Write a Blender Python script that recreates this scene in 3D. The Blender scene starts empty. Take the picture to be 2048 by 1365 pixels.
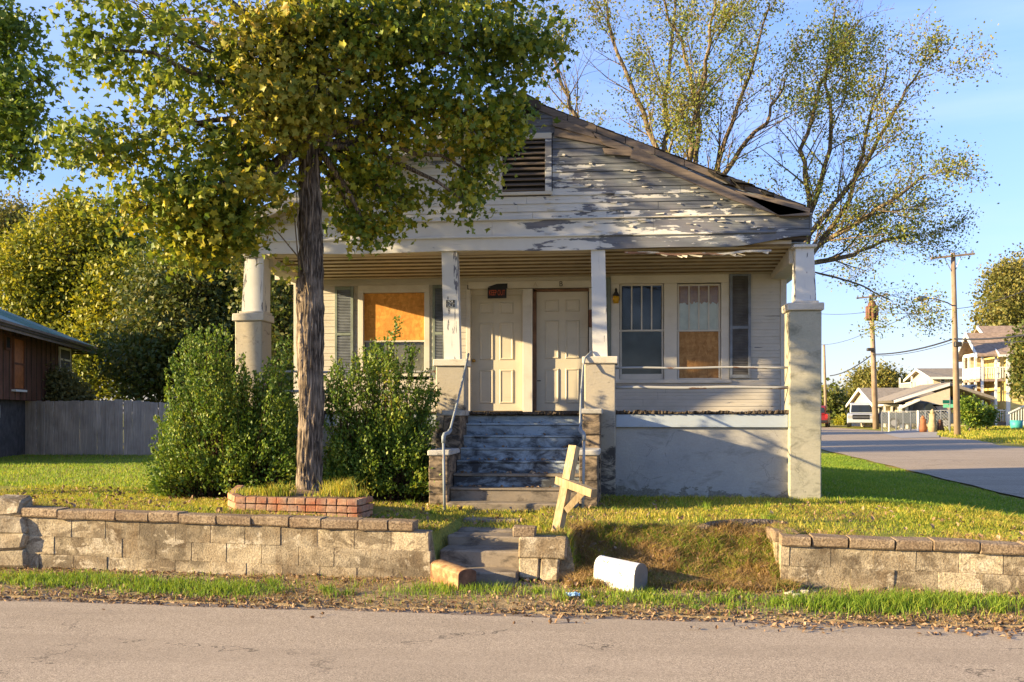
import bpy, math, random
import numpy as np
from mathutils import Vector, Matrix, Euler
random.seed(7); rng = np.random.default_rng(7)
sc = bpy.context.scene
COL = sc.collection
# ------------------------------------------------------------------ camera
F, CX, HY, ZC, YAW = 1991.0, 1024.0, 826.0, 1.77, math.radians(6)
cam = bpy.data.cameras.new('camera'); co = bpy.data.objects.new('camera', cam); COL.objects.link(co)
co.location = (0, 0, ZC); co.rotation_euler = (math.radians(90), 0, YAW)
cam.sensor_width = 36; cam.lens = 36*F/2048; cam.shift_y = (HY-682.5)/2048; cam.clip_end = 6000; cam.clip_start = .1
sc.camera = co
# ------------------------------------------------------------------ light
SAZ, SEL = math.radians(70.5), math.radians(14)      # light travels towards azimuth SAZ measured from +Y to +X
Ld = Vector((math.sin(SAZ)*math.cos(SEL), math.cos(SAZ)*math.cos(SEL), -math.sin(SEL)))
sun = bpy.data.lights.new('sun', 'SUN'); so = bpy.data.objects.new('sun', sun); COL.objects.link(so)
sun.energy = 5.0; sun.angle = math.radians(.6); sun.color = (1.0, .77, .43)
so.rotation_euler = Ld.to_track_quat('-Z', 'Y').to_euler(); so.location = (-30, -12, 12)
world = bpy.data.worlds.new('World'); sc.world = world; world.use_nodes = True
wt = world.node_tree; bg = wt.nodes['Background']
sky = wt.nodes.new('ShaderNodeTexSky'); sky.sky_type = 'NISHITA'; sky.sun_disc = False
sky.sun_elevation = SEL; sky.sun_rotation = math.radians(180+70.5); sky.air_density = 1.0; sky.dust_density = .3; sky.ozone_density = 2.5
wtc = wt.nodes.new('ShaderNodeTexCoord'); wm = wt.nodes.new('ShaderNodeMapping'); wm.inputs['Scale'].default_value = (1.2, 1.2, 9)
wn = wt.nodes.new('ShaderNodeTexNoise'); wn.inputs['Scale'].default_value = 1.6; wn.inputs['Detail'].default_value = 7; wn.inputs['Roughness'].default_value = .55
wr = wt.nodes.new('ShaderNodeMapRange'); wr.inputs[1].default_value = .48; wr.inputs[2].default_value = .78; wr.inputs[3].default_value = 0; wr.inputs[4].default_value = .22
wx = wt.nodes.new('ShaderNodeMixRGB'); wx.inputs[2].default_value = (4.2, 4.6, 5.3, 1)
wt.links.new(wtc.outputs['Generated'], wm.inputs[0]); wt.links.new(wm.outputs[0], wn.inputs['Vector']); wt.links.new(wn.outputs['Fac'], wr.inputs[0])
wt.links.new(wr.outputs[0], wx.inputs[0]); wt.links.new(sky.outputs[0], wx.inputs[1]); wg = wt.nodes.new('ShaderNodeMixRGB'); wg.blend_type = 'MULTIPLY'; wg.inputs[0].default_value = 1; wz_ = wt.nodes.new('ShaderNodeSeparateXYZ'); wt.links.new(wtc.outputs['Generated'], wz_.inputs[0]); wv = wt.nodes.new('ShaderNodeMapRange'); wv.inputs[1].default_value = 0; wv.inputs[2].default_value = .33; wt.links.new(wz_.outputs[2], wv.inputs[0]); wc = wt.nodes.new('ShaderNodeMixRGB'); wc.inputs[1].default_value = (.52, .50, .70, 1); wc.inputs[2].default_value = (.88, .84, 1.06, 1); wt.links.new(wv.outputs[0], wc.inputs[0]); wt.links.new(wc.outputs[0], wg.inputs[2])
wt.links.new(wx.outputs[0], wg.inputs[1]); wt.links.new(wg.outputs[0], bg.inputs[0])
bg.inputs[1].default_value = .112
sc.view_settings.view_transform = 'Standard'; sc.view_settings.look = 'None'; sc.view_settings.gamma = 1
sc.view_settings.exposure = 1.72; sc.view_settings.use_curve_mapping = False
sc.render.engine = 'CYCLES'; sc.cycles.max_bounces = 6; sc.cycles.transparent_max_bounces = 8
# ------------------------------------------------------------------ measuring helpers (a photograph's pixel and a known depth give a place)
CA, SA = math.cos(YAW), math.sin(YAW)
def dep(x, y): return -x*SA + y*CA
def PX(px, y): return y*math.tan(math.atan((px-CX)/F)-YAW)
def PZ(py, x, y): return ZC+(HY-py)*dep(x, y)/F
def W(px, py, D):
    l = (px-CX)/F*D
    return Vector((l*CA-D*SA, l*SA+D*CA, ZC+(HY-py)*D/F))
SL = -.045
def SY(x, s): return 10.13+SL*x+s            # street frame: s = distance behind the retaining wall's face
# ------------------------------------------------------------------ node helper
class NT:
    def __init__(s, name):
        s.m = bpy.data.materials.new(name); s.m.use_nodes = True; s.t = s.m.node_tree; s.b = s.t.nodes['Principled BSDF']; s.out = s.t.nodes['Material Output']
        s.b.inputs['Roughness'].default_value = .8; s.b.inputs['Specular IOR Level'].default_value = .25
    def n(s, typ, **k):
        nd = s.t.nodes.new('ShaderNode'+typ)
        for a, v in k.items(): setattr(nd, a, v)
        return nd
    def set(s, sock, v):
        if isinstance(v, bpy.types.NodeSocket): s.t.links.new(v, sock)
        elif isinstance(v, (tuple, list)) and sock.type == 'RGBA': sock.default_value = (*v[:3], 1)
        else: sock.default_value = v
    def pos(s): return s.n('NewGeometry').outputs['Position']
    def obj(s): return s.n('TexCoord').outputs['Object']
    def orand(s): return s.n('ObjectInfo').outputs['Random']
    def island(s): return s.n('NewGeometry').outputs['Random Per Island']
    def map(s, v, scale=(1, 1, 1), rot=(0, 0, 0), loc=(0, 0, 0)):
        m = s.n('Mapping'); s.set(m.inputs[0], v); m.inputs['Scale'].default_value = scale; m.inputs['Rotation'].default_value = rot; m.inputs['Location'].default_value = loc
        return m.outputs[0]
    def noise(s, v, scale=1, detail=4, rough=.55, dist=0):
        m = s.n('TexNoise'); s.set(m.inputs['Vector'], v); m.inputs['Scale'].default_value = scale; m.inputs['Detail'].default_value = detail
        m.inputs['Roughness'].default_value = rough; m.inputs['Distortion'].default_value = dist
        return m.outputs['Fac']
    def voro(s, v, scale=1, feat='F1', out='Distance'):
        m = s.n('TexVoronoi', feature=feat); s.set(m.inputs['Vector'], v); m.inputs['Scale'].default_value = scale
        return m.outputs[out]
    def rng(s, v, a, b, c=0., d=1.):
        m = s.n('MapRange'); s.set(m.inputs[0], v); m.inputs[1].default_value = a; m.inputs[2].default_value = b; m.inputs[3].default_value = c; m.inputs[4].default_value = d
        return m.outputs[0]
    def math(s, op, a, b=0., c=0.):
        m = s.n('Math', operation=op); s.set(m.inputs[0], a); s.set(m.inputs[1], b); s.set(m.inputs[2], c)
        return m.outputs[0]
    def xyz(s, v):
        m = s.n('SeparateXYZ'); s.set(m.inputs[0], v); return m.outputs
    def comb(s, x, y, z):
        m = s.n('CombineXYZ'); s.set(m.inputs[0], x); s.set(m.inputs[1], y); s.set(m.inputs[2], z); return m.outputs[0]
    def mix(s, f, a, b, mode='MIX'):
        m = s.n('MixRGB', blend_type=mode); s.set(m.inputs[0], f); s.set(m.inputs[1], a); s.set(m.inputs[2], b); return m.outputs[0]
    def ramp(s, v, stops, interp='LINEAR'):
        m = s.n('ValToRGB'); s.set(m.inputs[0], v); r = m.color_ramp; r.interpolation = interp
        while len(r.elements) < len(stops): r.elements.new(.5)
        for e, (p, c) in zip(r.elements, stops): e.position = p; e.color = (*c[:3], 1)
        return m.outputs[0]
    def bump(s, h, strength=.5, dist=.01):
        m = s.n('Bump'); s.set(m.inputs['Height'], h); m.inputs['Strength'].default_value = strength; m.inputs['Distance'].default_value = dist
        s.t.links.new(m.outputs[0], s.b.inputs['Normal'])
    def done(s, col=None, rough=None, spec=None, metal=None):
        if col is not None: s.set(s.b.inputs['Base Color'], col)
        if rough is not None: s.set(s.b.inputs['Roughness'], rough)
        if spec is not None: s.set(s.b.inputs['Specular IOR Level'], spec)
        if metal is not None: s.set(s.b.inputs['Metallic'], metal)
        return s.m
def plain(name, col, rough=.7, var=.15, scale=6, metal=0., spec=.3):
    t = NT(name); n = t.noise(t.pos(), scale, 5)
    c = t.mix(t.rng(n, .3, .7), [v*(1-var) for v in col], [v*(1+var) for v in col])
    return t.done(c, rough, spec, metal)
def peel(name, white=(.62, .61, .57), amount=.0, grad=None, axis='x', wood=(.165, .172, .185), fine=1.0, dirt=.25, seed=0., board=None):
    """old paint flaking off grey wood; amount = share of bare wood, grad(t, xyz) adds to it"""
    t = NT(name); p = t.pos()
    st = {'x': (1.3, 1.3, 8), 'z': (7, 7, 1.2), 'y': (1.3, 1, 8)}[axis]
    grain = {'x': (2, 60, 60), 'z': (60, 60, 2), 'y': (60, 2, 60)}[axis]
    pr = t.xyz(p)
    if board: p_ = t.comb(t.math('ADD', pr[0], t.math('MULTIPLY', t.math('FLOOR', t.math('DIVIDE', t.math('SUBTRACT', pr[2], board[0]), board[1])), .83)), pr[1], t.math('ADD', t.math('MULTIPLY', t.math('FLOOR', t.math('DIVIDE', t.math('SUBTRACT', pr[2], board[0]), board[1])), .23), t.math('MULTIPLY', pr[2], .35)))
    else: p_ = p
    n1 = t.noise(t.map(p_, st, loc=(seed, seed*2, 0)), 1.1, 9, .62, .4)
    n2 = t.noise(t.map(p, [v*4.5 for v in st]), 1.0, 6, .6)
    f = t.math('ADD', t.math('MULTIPLY', n1, .75), t.math('MULTIPLY', n2, .25))
    f = t.math('ADD', f, amount-.68)
    if grad: f = t.math('ADD', f, grad(t, t.xyz(p)))
    bare = t.rng(f, -.006, .006)
    # hairline cracks in the paint
    cr = t.noise(t.map(p, [g*.45 for g in grain]), 1, 5, .7)
    crack = t.math('MULTIPLY', t.rng(cr, .655, .675), t.rng(t.noise(p, 2.2, 3), .45, .6))
    bare2 = t.math('MAXIMUM', bare, t.math('MULTIPLY', crack, .75*fine))
    dn = t.noise(t.map(p, (2, 2, 3)), 1.3, 6, .65)
    paint = t.mix(t.rng(dn, .45, .8, 0, dirt), white, (.33, .29, .22))
    paint = t.mix(t.rng(t.orand(), 0, 1, 0, .12), paint, (.5, .47, .40))
    g = t.noise(t.map(p, grain), 1, 4, .6)
    wd = t.mix(t.rng(g, .3, .7), [v*.55 for v in wood], [v*1.5 for v in wood])
    wd = t.mix(t.rng(t.noise(p, 1.7, 4), .4, .7), wd, [wood[0]*1.25, wood[1]*1.1, wood[2]*1.12])
    wd = t.mix(t.rng(t.orand(), 0, 1, 0, .35), wd, [v*.7 for v in wood])
    c = t.mix(bare2, paint, wd)
    t.bump(t.math('ADD', t.math('MULTIPLY', bare2, -1.0), t.math('MULTIPLY', g, .35)), .8, .004)
    return t.done(c, t.rng(bare, 0, 1, .6, .9))
M = {}
M['gable'] = peel('gable_paint', wood=(.15, .165, .185), board=(4.7187, .0595), amount=.095, grad=lambda t, q: t.math('ADD', t.math('ADD', t.rng(q[0], -2.4, .4, -.085, .10), t.rng(q[2], 4.75, 5.9, -.03, .15)), t.rng(q[0], -.9, -.5, 0, .03)))
M['frieze'] = peel('frieze_paint', wood=(.15, .165, .185), amount=.10, grad=lambda t, q: t.rng(q[0], -2.5, 1.9, -.045, .16), seed=3)
M['white'] = peel('white_trim_paint', amount=.0, dirt=.5, fine=.5, seed=5, white=(.58, .54, .46))
M['whitez'] = peel('white_column_paint', amount=.10, axis='z', seed=2, fine=1.3)
M['siding'] = peel('siding_paint', amount=.02, dirt=.45, fine=1.2, seed=9, white=(.50, .46, .39))
M['rail'] = peel('flaking_rail_paint', white=(.33, .33, .32), amount=.15, wood=(.16, .10, .07), seed=4)
M['pipe'] = peel('handrail_paint', white=(.22, .25, .27), amount=.06, wood=(.15, .09, .06), axis='z', seed=6)
M['apron'] = peel('pale_blue_paint', white=(.36, .42, .47), amount=-.13, dirt=.3, seed=7)
M['door'] = peel('door_paint', white=(.55, .49, .37), amount=-.2, dirt=.38, fine=.3, seed=8)
M['green'] = plain('shutter_green', (.17, .20, .17), .7, .3)
M['shutgrey'] = plain('shutter_grey', (.17, .19, .22), .7, .25)
M['slatd'] = plain('shutter_slat', (.13, .125, .12), .7, .3)
def ceilm():
    t = NT('ceiling_paint'); n = t.noise(t.map(t.pos(), (1, 3, 3)), 2, 5)
    return t.done(t.mix(t.rng(n, .3, .75), (.52, .44, .30), (.38, .31, .21)), .55, .4)
M['ceil'] = ceilm(); M['ceil_shade'] = plain('ceiling_rib_shade', (.16, .115, .065), .9, .35, 5)  # second colour is painted shade for the dark bands between ceiling ribs
def wood(name, a, b, axis='x', var=.35, sc_=1.):
    t = NT(name); p = t.pos()
    g = {'x': (1.5, 40, 40), 'z': (40, 40, 1.5), 'y': (40, 1.5, 40)}[axis]
    n = t.noise(t.map(p, [v*sc_ for v in g]), 1, 6, .65); m = t.noise(p, 1.9, 4)
    c = t.mix(t.rng(n, .3, .7), a, b); c = t.mix(t.rng(m, .4, .7, 0, .5), c, [v*.55 for v in a]); c = t.mix(t.rng(t.orand(), 0, 1, 0, var), c, [v*.5 for v in b])
    t.bump(n, .6, .004); return t.done(c, .85)
M['greywood'] = wood('weathered_plank', (.11, .09, .075), (.28, .215, .165))
M['rotwood'] = wood('rotten_wood', (.03, .024, .02), (.12, .09, .06))
M['picket'] = wood('grey_fence_wood', (.24, .21, .18), (.68, .60, .52), 'z', .65)
M['pine'] = wood('treated_pine', (.28, .19, .09), (.60, .48, .28), 'z', .1)
M['pole'] = wood('utility_pole_wood', (.20, .14, .095), (.40, .30, .20), 'z', .1, .3)
M['brownwall'] = wood('brown_board_wall', (.07, .035, .024), (.20, .09, .055), 'z', .2, .25)
def osb(name, a=(.50, .20, .035), b=(.72, .34, .07)):
    t = NT(name); p = t.pos()
    v = t.voro(t.map(p, (26, 26, 12)), 1, 'F1', 'Color'); n = t.noise(t.map(p, (60, 60, 25)), 1, 4)
    w = t.voro(t.map(p, (11, 20, 30), rot=(0, .8, 0)), 1, 'F1', 'Color')
    c = t.mix(t.xyz(v)[0], a, b); c = t.mix(t.math('MULTIPLY', t.xyz(w)[0], .5), c, [x*.6 for x in a]); c = t.mix(t.rng(n, .3, .7, 0, .4), c, b)
    return t.done(c, .7)
M['osb'] = osb('strand_board'); M['osbd'] = osb('strand_board_old', (.28, .13, .04), (.46, .25, .09))
def glass():
    t = NT('window_glass'); g = t.n('BsdfGlossy'); g.inputs['Roughness'].default_value = .06; tr = t.n('BsdfTransparent'); tr.inputs[0].default_value = (.92, .94, .92, 1)
    fr = t.n('Fresnel'); fr.inputs[0].default_value = 1.5; mx = t.n('MixShader')
    f = t.math('ADD', t.math('MULTIPLY', fr.outputs[0], .4), t.rng(t.noise(t.pos(), 2, 4),   .4, .8, .0, .02))
    t.t.links.new(f, mx.inputs[0]); t.t.links.new(tr.outputs[0], mx.inputs[1]); t.t.links.new(g.outputs[0], mx.inputs[2]); t.t.links.new(mx.outputs[0], t.out.inputs[0])
    return t.m
M['glass'] = glass()
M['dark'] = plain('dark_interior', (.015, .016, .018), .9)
M['curtain'] = plain('dim_curtain', (.035, .04, .048), .8, .3, 3)
M['greyboard'] = plain('grey_board_in_window', (.22, .20, .16), .6, .35, 4)
M['carglass'] = plain('vehicle_glass', (.02, .025, .03), .08, .1, spec=.6)
M['black'] = plain('black_paint', (.012, .012, .013), .5); M['red'] = plain('sign_red', (.50, .09, .03), .5); M['signwhite'] = plain('sign_white', (.6, .6, .55), .5)
M['brass'] = plain('old_brass', (.35, .22, .06), .35, .2, 6, .8); M['iron'] = plain('dark_iron', (.03, .028, .025), .5); M['amber'] = plain('amber_glass', (.55, .30, .02), .25)
M['rust'] = plain('rust_metal', (.15, .07, .04), .7, .5, 14); M['gravelwhite'] = plain('mortar_rubble', (.40, .36, .29), .95, .4, 20)
M['jamb'] = plain('dark_door_jamb', (.17, .09, .05), .7, .4)
M['red_p'] = plain('red_car_paint', (.17, .012, .012), .3, .05, spec=.5); M['white_p'] = plain('silver_white_car_paint', (.36, .38, .41), .3, .05, spec=.5); M['dark_p'] = plain('dark_truck_paint', (.035, .045, .06), .3, .1, spec=.5)
M['tyre'] = plain('tyre_rubber', (.02, .02, .02), .8); M['rim'] = plain('alloy_rim', (.25, .25, .26), .4, .1, metal=.6); M['lamp'] = plain('headlight_lens', (.30, .30, .29), .2); M['tail'] = plain('tail_light', (.35, .02, .02), .3)
M['galv'] = plain('galvanised_steel', (.20, .21, .22), .45, .15, metal=.5); M['wire'] = plain('black_cable', (.03, .03, .033), .6); M['tgreen'] = plain('street_sign_green', (.01, .16, .10), .5)
M['cream'] = plain('cream_wall', (.55, .47, .33), .8, .08); M['ywall'] = plain('yellow_siding', (.60, .47, .17), .8, .08); M['wwall'] = plain('white_house_paint', (.62, .62, .58), .7, .06); M['peach'] = plain('peach_wall', (.45, .32, .20), .8, .1)
M['shing'] = plain('brown_shingle', (.28, .205, .15), .9, .3, 5); M['gshing'] = plain('grey_shingle', (.24, .21, .17), .9, .25, 5); M['dshing'] = plain('dark_shingle', (.03, .028, .027), .9, .4, 9); M['groof'] = plain('green_metal_roof', (.14, .24, .19), .5, .1)
M['navy'] = plain('navy_awning', (.02, .04, .10), .8); M['teal'] = plain('teal_bin', (.05, .30, .28), .5); M['beige'] = plain('beige_plastic', (.42, .33, .22), .6)
M['darkblock'] = plain('dark_basement_wall', (.06, .058, .06), .9, .4, 5); M['orange_d'] = plain('orange_door_wood', (.30, .10, .03), .5, .3, 8); M['greensh'] = plain('pot_clay', (.3, .12, .05), .7)
def stucco(name, a, b, stain=(.05, .045, .04), st_lo=.55, st_hi=.75, zst=None, sc_=1.0, str_=.8, flake=None):
    t = NT(name); p = t.pos(); n = t.noise(p, 1.4*sc_, 7, .6); s = t.noise(t.map(p, (1.2, 1.2, 2.4)), 1.6*sc_, 8, .68, .5); f = t.noise(p, 40, 5, .6)
    c = t.mix(t.rng(n, .35, .65), a, b); c = t.mix(t.rng(f, .35, .7, 0, .25), c, [v*.6 for v in a])
    e = s if zst is None else t.math('ADD', s, t.rng(t.xyz(p)[2], zst[0], zst[1], zst[2], zst[3]))
    c = t.mix(t.rng(e, st_lo, st_hi, 0, str_), c, stain)
    if flake:
        fl = t.math('ADD', t.noise(t.map(p, (1.6, 1, 2.6)), 2.2, 8, .65), t.rng(t.xyz(p)[2], .5, .85, .16, -.16)); c = t.mix(t.rng(fl, .60, .612, 0, .85), c, t.mix(t.rng(f, .35, .65), (.11, .10, .075), (.24, .22, .17)))
    ckv = t.math('ADD', t.voro(p, 2.3, 'DISTANCE_TO_EDGE'), t.rng(t.noise(p, 6, 5), .3, .7, -.06, .06)); c = t.mix(t.math('MULTIPLY', t.rng(t.math('ABSOLUTE', ckv), 0, .012, 1, 0), t.rng(t.noise(p, 1.1, 3), .45, .58, 0, .55)), c, [v*.35 for v in a])
    h = t.noise(t.map(p, (1, 1, 4)), 9, 6, .6)
    t.bump(t.math('ADD', h, t.math('MULTIPLY', f, .4)), .5, .008); return t.done(c, .92, .15)
M['found'] = stucco('rendered_foundation', (.34, .33, .305), (.42, .40, .355), (.16, .15, .115), .56, .74, (.5, .85, .10, 0), 1.0, .7, True)
M['pier'] = stucco('stained_pier', (.44, .38, .28), (.38, .345, .28), (.035, .032, .034), .545, .63, (1.1, 2.3, .10, -.06), 1.2, .85)
M['pierc'] = stucco('mossy_pier', (.34, .33, .25), (.42, .39, .30), (.10, .10, .07), .52, .70, None, 1.4, .7)
M['cap'] = stucco('pier_cap_paint', (.60, .56, .48), (.52, .46, .36), (.20, .17, .12), .55, .75, None, 2, .6)
M['step'] = stucco('blue_step_paint', (.36, .42, .45), (.27, .32, .35), (.035, .033, .033), .42, .60, (.7, 1.7, .10, -.10), 1.5, .93)
M['cheek'] = stucco('mildewed_cheek', (.36, .27, .17), (.22, .17, .12), (.03, .026, .024), .40, .58, None, 2.6, .9)
M['cheekcap'] = stucco('cheek_cap_paint', (.50, .48, .43), (.40, .38, .33), (.10, .09, .08), .52, .68, None, 3, .7)
M['slab'] = stucco('old_concrete', (.27, .22, .16), (.20, .17, .13), (.06, .05, .04), .5, .65, None, 2, .8)
def block(name, pale=.55, seed=0):
    t = NT(name); p = t.pos(); r = t.orand(); f = t.noise(p, 55, 5, .65)
    rr = t.comb(t.math('MULTIPLY', r, 1.2), t.math('MULTIPLY', r, .7), seed)
    va = t.n('VectorMath', operation='ADD'); t.set(va.inputs[0], p); t.set(va.inputs[1], rr)
    n1 = t.noise(va.outputs[0], 3.2, 7, .62); n2 = t.noise(t.map(p, (1, 1, 1), loc=(seed, 3, 7)), 1.3, 6, .6, .6)
    base = t.mix(t.rng(n1, .38, .62), (.26, .20, .125), (.62, .53, .37))
    base = t.mix(t.rng(r, .5, 1., 0, pale), base, (.62, .51, .33))
    st = t.math('ADD', t.math('MULTIPLY', n1, .5), t.math('MULTIPLY', n2, .6))
    base = t.mix(t.rng(st, .50, .63, 0, .85), base, (.10, .078, .052))
    s3 = t.noise(t.map(p, (1, 1, 1.5), loc=(seed, 9, 2)), 2.6, 9, .68, .8); base = t.mix(t.rng(s3, .53, .57, 0, .62), base, (.11, .080, .05))
    s4 = t.noise(t.map(p, (1, 1, 1.2), loc=(5, seed, 1)), 3.1, 8, .66, .5); base = t.mix(t.rng(s4, .58, .61, 0, .6), base, (.62, .54, .40))
    rs = t.noise(t.map(p, (5, 5, .7)), 1.2, 6, .6); base = t.mix(t.rng(rs, .55, .68, 0, .5), base, (.16, .105, .055))
    base = t.mix(t.rng(f, .42, .70, 0, .6), base, (.07, .05, .03))
    ck = t.voro(t.map(p, (9, 9, 9)), 1.4, 'DISTANCE_TO_EDGE')
    base = t.mix(t.math('MULTIPLY', t.rng(ck, .0, .03, 1, 0), t.rng(t.noise(p, 1.1, 3), .48, .6, 0, .45)), base, (.10, .07, .04))
    t.bump(t.math('ADD', f, t.math('MULTIPLY', n1, .8)), .8, .012); return t.done(base, .95, .1)
M['block'] = block('stained_concrete_block', .35); M['blockp'] = block('pale_concrete_block', 1.0, 4)
def capm():
    t = NT('lichened_cap_block'); p = t.pos(); f = t.noise(p, 45, 6, .7); n = t.noise(p, 4, 5)
    c = t.mix(t.rng(n, .35, .65), (.30, .215, .135), (.44, .34, .22)); c = t.mix(t.rng(f, .42, .62, 0, .85), c, (.09, .06, .04)); c = t.mix(t.rng(t.orand(), 0, 1, 0, .3), c, (.10, .075, .05))
    t.bump(f, 1, .012); return t.done(c, .95, .1)
M['capb'] = capm()
def brickm():
    t = NT('old_red_brick'); p = t.pos(); r = t.orand(); f = t.noise(p, 45, 5, .65)
    c = t.ramp(r, [(0, (.34, .13, .07)), (.4, (.42, .18, .09)), (.7, (.28, .12, .08)), (1, (.46, .26, .14))])
    c = t.mix(t.rng(t.noise(p, 5, 5), .36, .62, 0, .75), c, (.42, .31, .21)); c = t.mix(t.rng(f, .4, .75, 0, .5), c, (.10, .05, .035)); t.bump(f, .7, .006); return t.done(c, .92, .1)
M['brick'] = brickm(); M['mortar'] = plain('lime_mortar', (.26, .20, .14), .95, .4, 12)
def asph(name, a, b):
    t = NT(name); p = t.pos(); v = t.voro(p, 150, 'F1', 'Color'); n = t.noise(p, .55, 5, .6); n2 = t.noise(t.map(p, (.3, 1, 1)), 1.2, 6)
    c = t.mix(t.xyz(v)[0], [x*.45 for x in a], [x*1.5 for x in a]); f = t.noise(p, 70, 3, .6)
    c = t.mix(t.rng(t.noise(t.map(p, (.25, 1.4, 1), loc=(3, 1, 0)), .8, 3), .5, .56, 0, .25), c, [x*.6 for x in a]); c = t.mix(t.rng(n, .35, .65, 0, .35), c, b); c = t.mix(t.rng(f, .55, .72, 0, .6), c, [x*.35 for x in a]); c = t.mix(t.rng(n2, .55, .75, 0, .3), c, [x*.5 for x in a])
    ck = t.voro(t.map(p, (1, 1, 1)), .35, 'DISTANCE_TO_EDGE'); wob = t.noise(p, 4, 6)
    ck = t.math('ADD', ck, t.rng(wob, .3, .7, -.05, .05))
    c = t.mix(t.math('MULTIPLY', t.rng(t.math('ABSOLUTE', ck), 0, .006, 1, 0), t.rng(t.noise(p, .5, 3), .47, .55, 0, .75)), c, (.03, .028, .026))
    t.bump(t.xyz(v)[0], .35, .004); return t.done(c, 1.0, .03)
M['asph'] = asph('worn_asphalt', (.40, .325, .235), (.44, .36, .265)); M['asph2'] = asph('gutter_asphalt', (.24, .195, .15), (.26, .215, .165))
def groundm():
    t = NT('lawn_soil'); p = t.pos(); n = t.noise(p, .45, 6, .6); f = t.noise(p, 22, 6, .7); q = t.xyz(p)
    g = t.mix(t.rng(f, .35, .65), (.11, .14, .025), (.33, .32, .06)); g = t.mix(t.rng(n, .4, .62, 0, .6), g, (.34, .26, .08))
    d = t.mix(t.rng(f, .35, .65), (.20, .14, .08), (.42, .31, .18))
    s = t.math('ADD', q[1], t.math('MULTIPLY', q[0], -SL))          # distance along the street normal
    vg = t.rng(s, 10.25, 10.35, 1, 0); vg = t.math('MULTIPLY', vg, t.rng(s, 3, 4))
    bank = t.math('MULTIPLY', t.math('MULTIPLY', t.rng(q[0], -.6, -.3), t.rng(q[0], 1.5, 1.7, 1, 0)), t.rng(s, 10.6, 11.2, 1, 0))
    far = t.rng(s, -10, -9, 1, 0)
    c = t.mix(t.math('MAXIMUM', t.math('MULTIPLY', vg, .92), t.math('MULTIPLY', bank, .7)), g, d)
    t.bump(f, 1, .03); return t.done(c, .95, .1)
M['ground'] = groundm(); M['soil'] = plain('dry_soil', (.20, .13, .07), .95, .5, 30)
def leafm(name, stops, tr=.35, big=.6, rough=.5):
    t = NT(name); r = t.island(); p = t.pos(); n = t.noise(p, big, 3)
    v = t.math('ADD', t.math('MULTIPLY', r, .65), t.rng(n, .3, .7, 0, .35))
    c = t.ramp(v, stops); t.done(c, rough, .35)
    tl = t.n('BsdfTranslucent'); t.set(tl.inputs[0], t.mix(.5, c, [1.0, .9, .25], 'MULTIPLY')); mx = t.n('MixShader'); mx.inputs[0].default_value = tr
    t.t.links.new(t.b.outputs[0], mx.inputs[1]); t.t.links.new(tl.outputs[0], mx.inputs[2]); t.t.links.new(mx.outputs[0], t.out.inputs[0])
    return t.m
GR, YG, YL, OR = (.045, .075, .012), (.11, .15, .015), (.30, .26, .03), (.30, .15, .04)
M['maple'] = leafm('maple_leaf', [(0, (0.069, 0.118, 0.019)), (0.35, (0.117, 0.18, 0.022)), (0.6, (0.234, 0.278, 0.028)), (0.85, (0.507, 0.45, 0.044)), (1, (0.6, 0.396, 0.063))], .4)
M['mapley'] = leafm('yellowing_maple_leaf', [(0, (.12, .15, .02)), (.4, (.26, .27, .03)), (.75, (.42, .36, .05)), (1, (.45, .26, .06))], .4)
M['maplea'] = leafm('maple_leaf_neighbour', [(0, (0.064, 0.12, 0.019)), (0.5, (0.144, 0.224, 0.029)), (1, (0.352, 0.384, 0.048))], .35)
M['oak'] = leafm('thin_autumn_leaf', [(0, (0.11, 0.165, 0.035)), (0.45, (0.202, 0.253, 0.045)), (0.75, (0.331, 0.308, 0.05)), (1, (0.368, 0.242, 0.07))], .4)
M['bush'] = leafm('glossy_shrub_leaf', [(0, (.045, .10, .015)), (.45, (.11, .19, .022)), (.8, (.24, .30, .035)), (1, (.42, .36, .05))], .35, 1.4, .5)
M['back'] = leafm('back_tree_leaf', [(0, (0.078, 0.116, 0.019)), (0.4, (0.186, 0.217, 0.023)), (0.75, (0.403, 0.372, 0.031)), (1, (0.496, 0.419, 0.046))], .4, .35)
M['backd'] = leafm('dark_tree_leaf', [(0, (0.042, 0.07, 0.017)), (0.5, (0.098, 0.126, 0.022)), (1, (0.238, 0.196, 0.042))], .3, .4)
M['olive'] = leafm('olive_leaf', [(0, (0.13, 0.143, 0.052)), (1, (0.286, 0.26, 0.091))], .3)
M['fartree'] = leafm('far_tree_leaf', [(0, (0.091, 0.111, 0.026)), (0.5, (0.182, 0.182, 0.039)), (1, (0.351, 0.273, 0.065))], .35, .3)
M['grass'] = leafm('grass_blade', [(0, (0.117, 0.186, 0.019)), (0.45, (0.274, 0.321, 0.029)), (0.7, (0.548, 0.456, 0.065)), (1, (0.7, 0.506, 0.162))], .45, .5, .6)
M['grassg'] = leafm('green_grass_blade', [(0, (0.094, 0.195, 0.019)), (0.6, (0.226, 0.341, 0.031)), (1, (0.49, 0.455, 0.062))], .45, .5, .6)
M['straw'] = leafm('dry_straw', [(0, (0.168, 0.12, 0.036)), (0.5, (0.36, 0.228, 0.084)), (1, (0.504, 0.36, 0.168))], .3, .8, .8)
M['litter'] = leafm('fallen_leaf', [(0, (.10, .055, .03)), (.4, (.25, .15, .08)), (.75, (.40, .27, .16)), (1, (.50, .40, .28))], .12, 1, .8)
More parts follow.
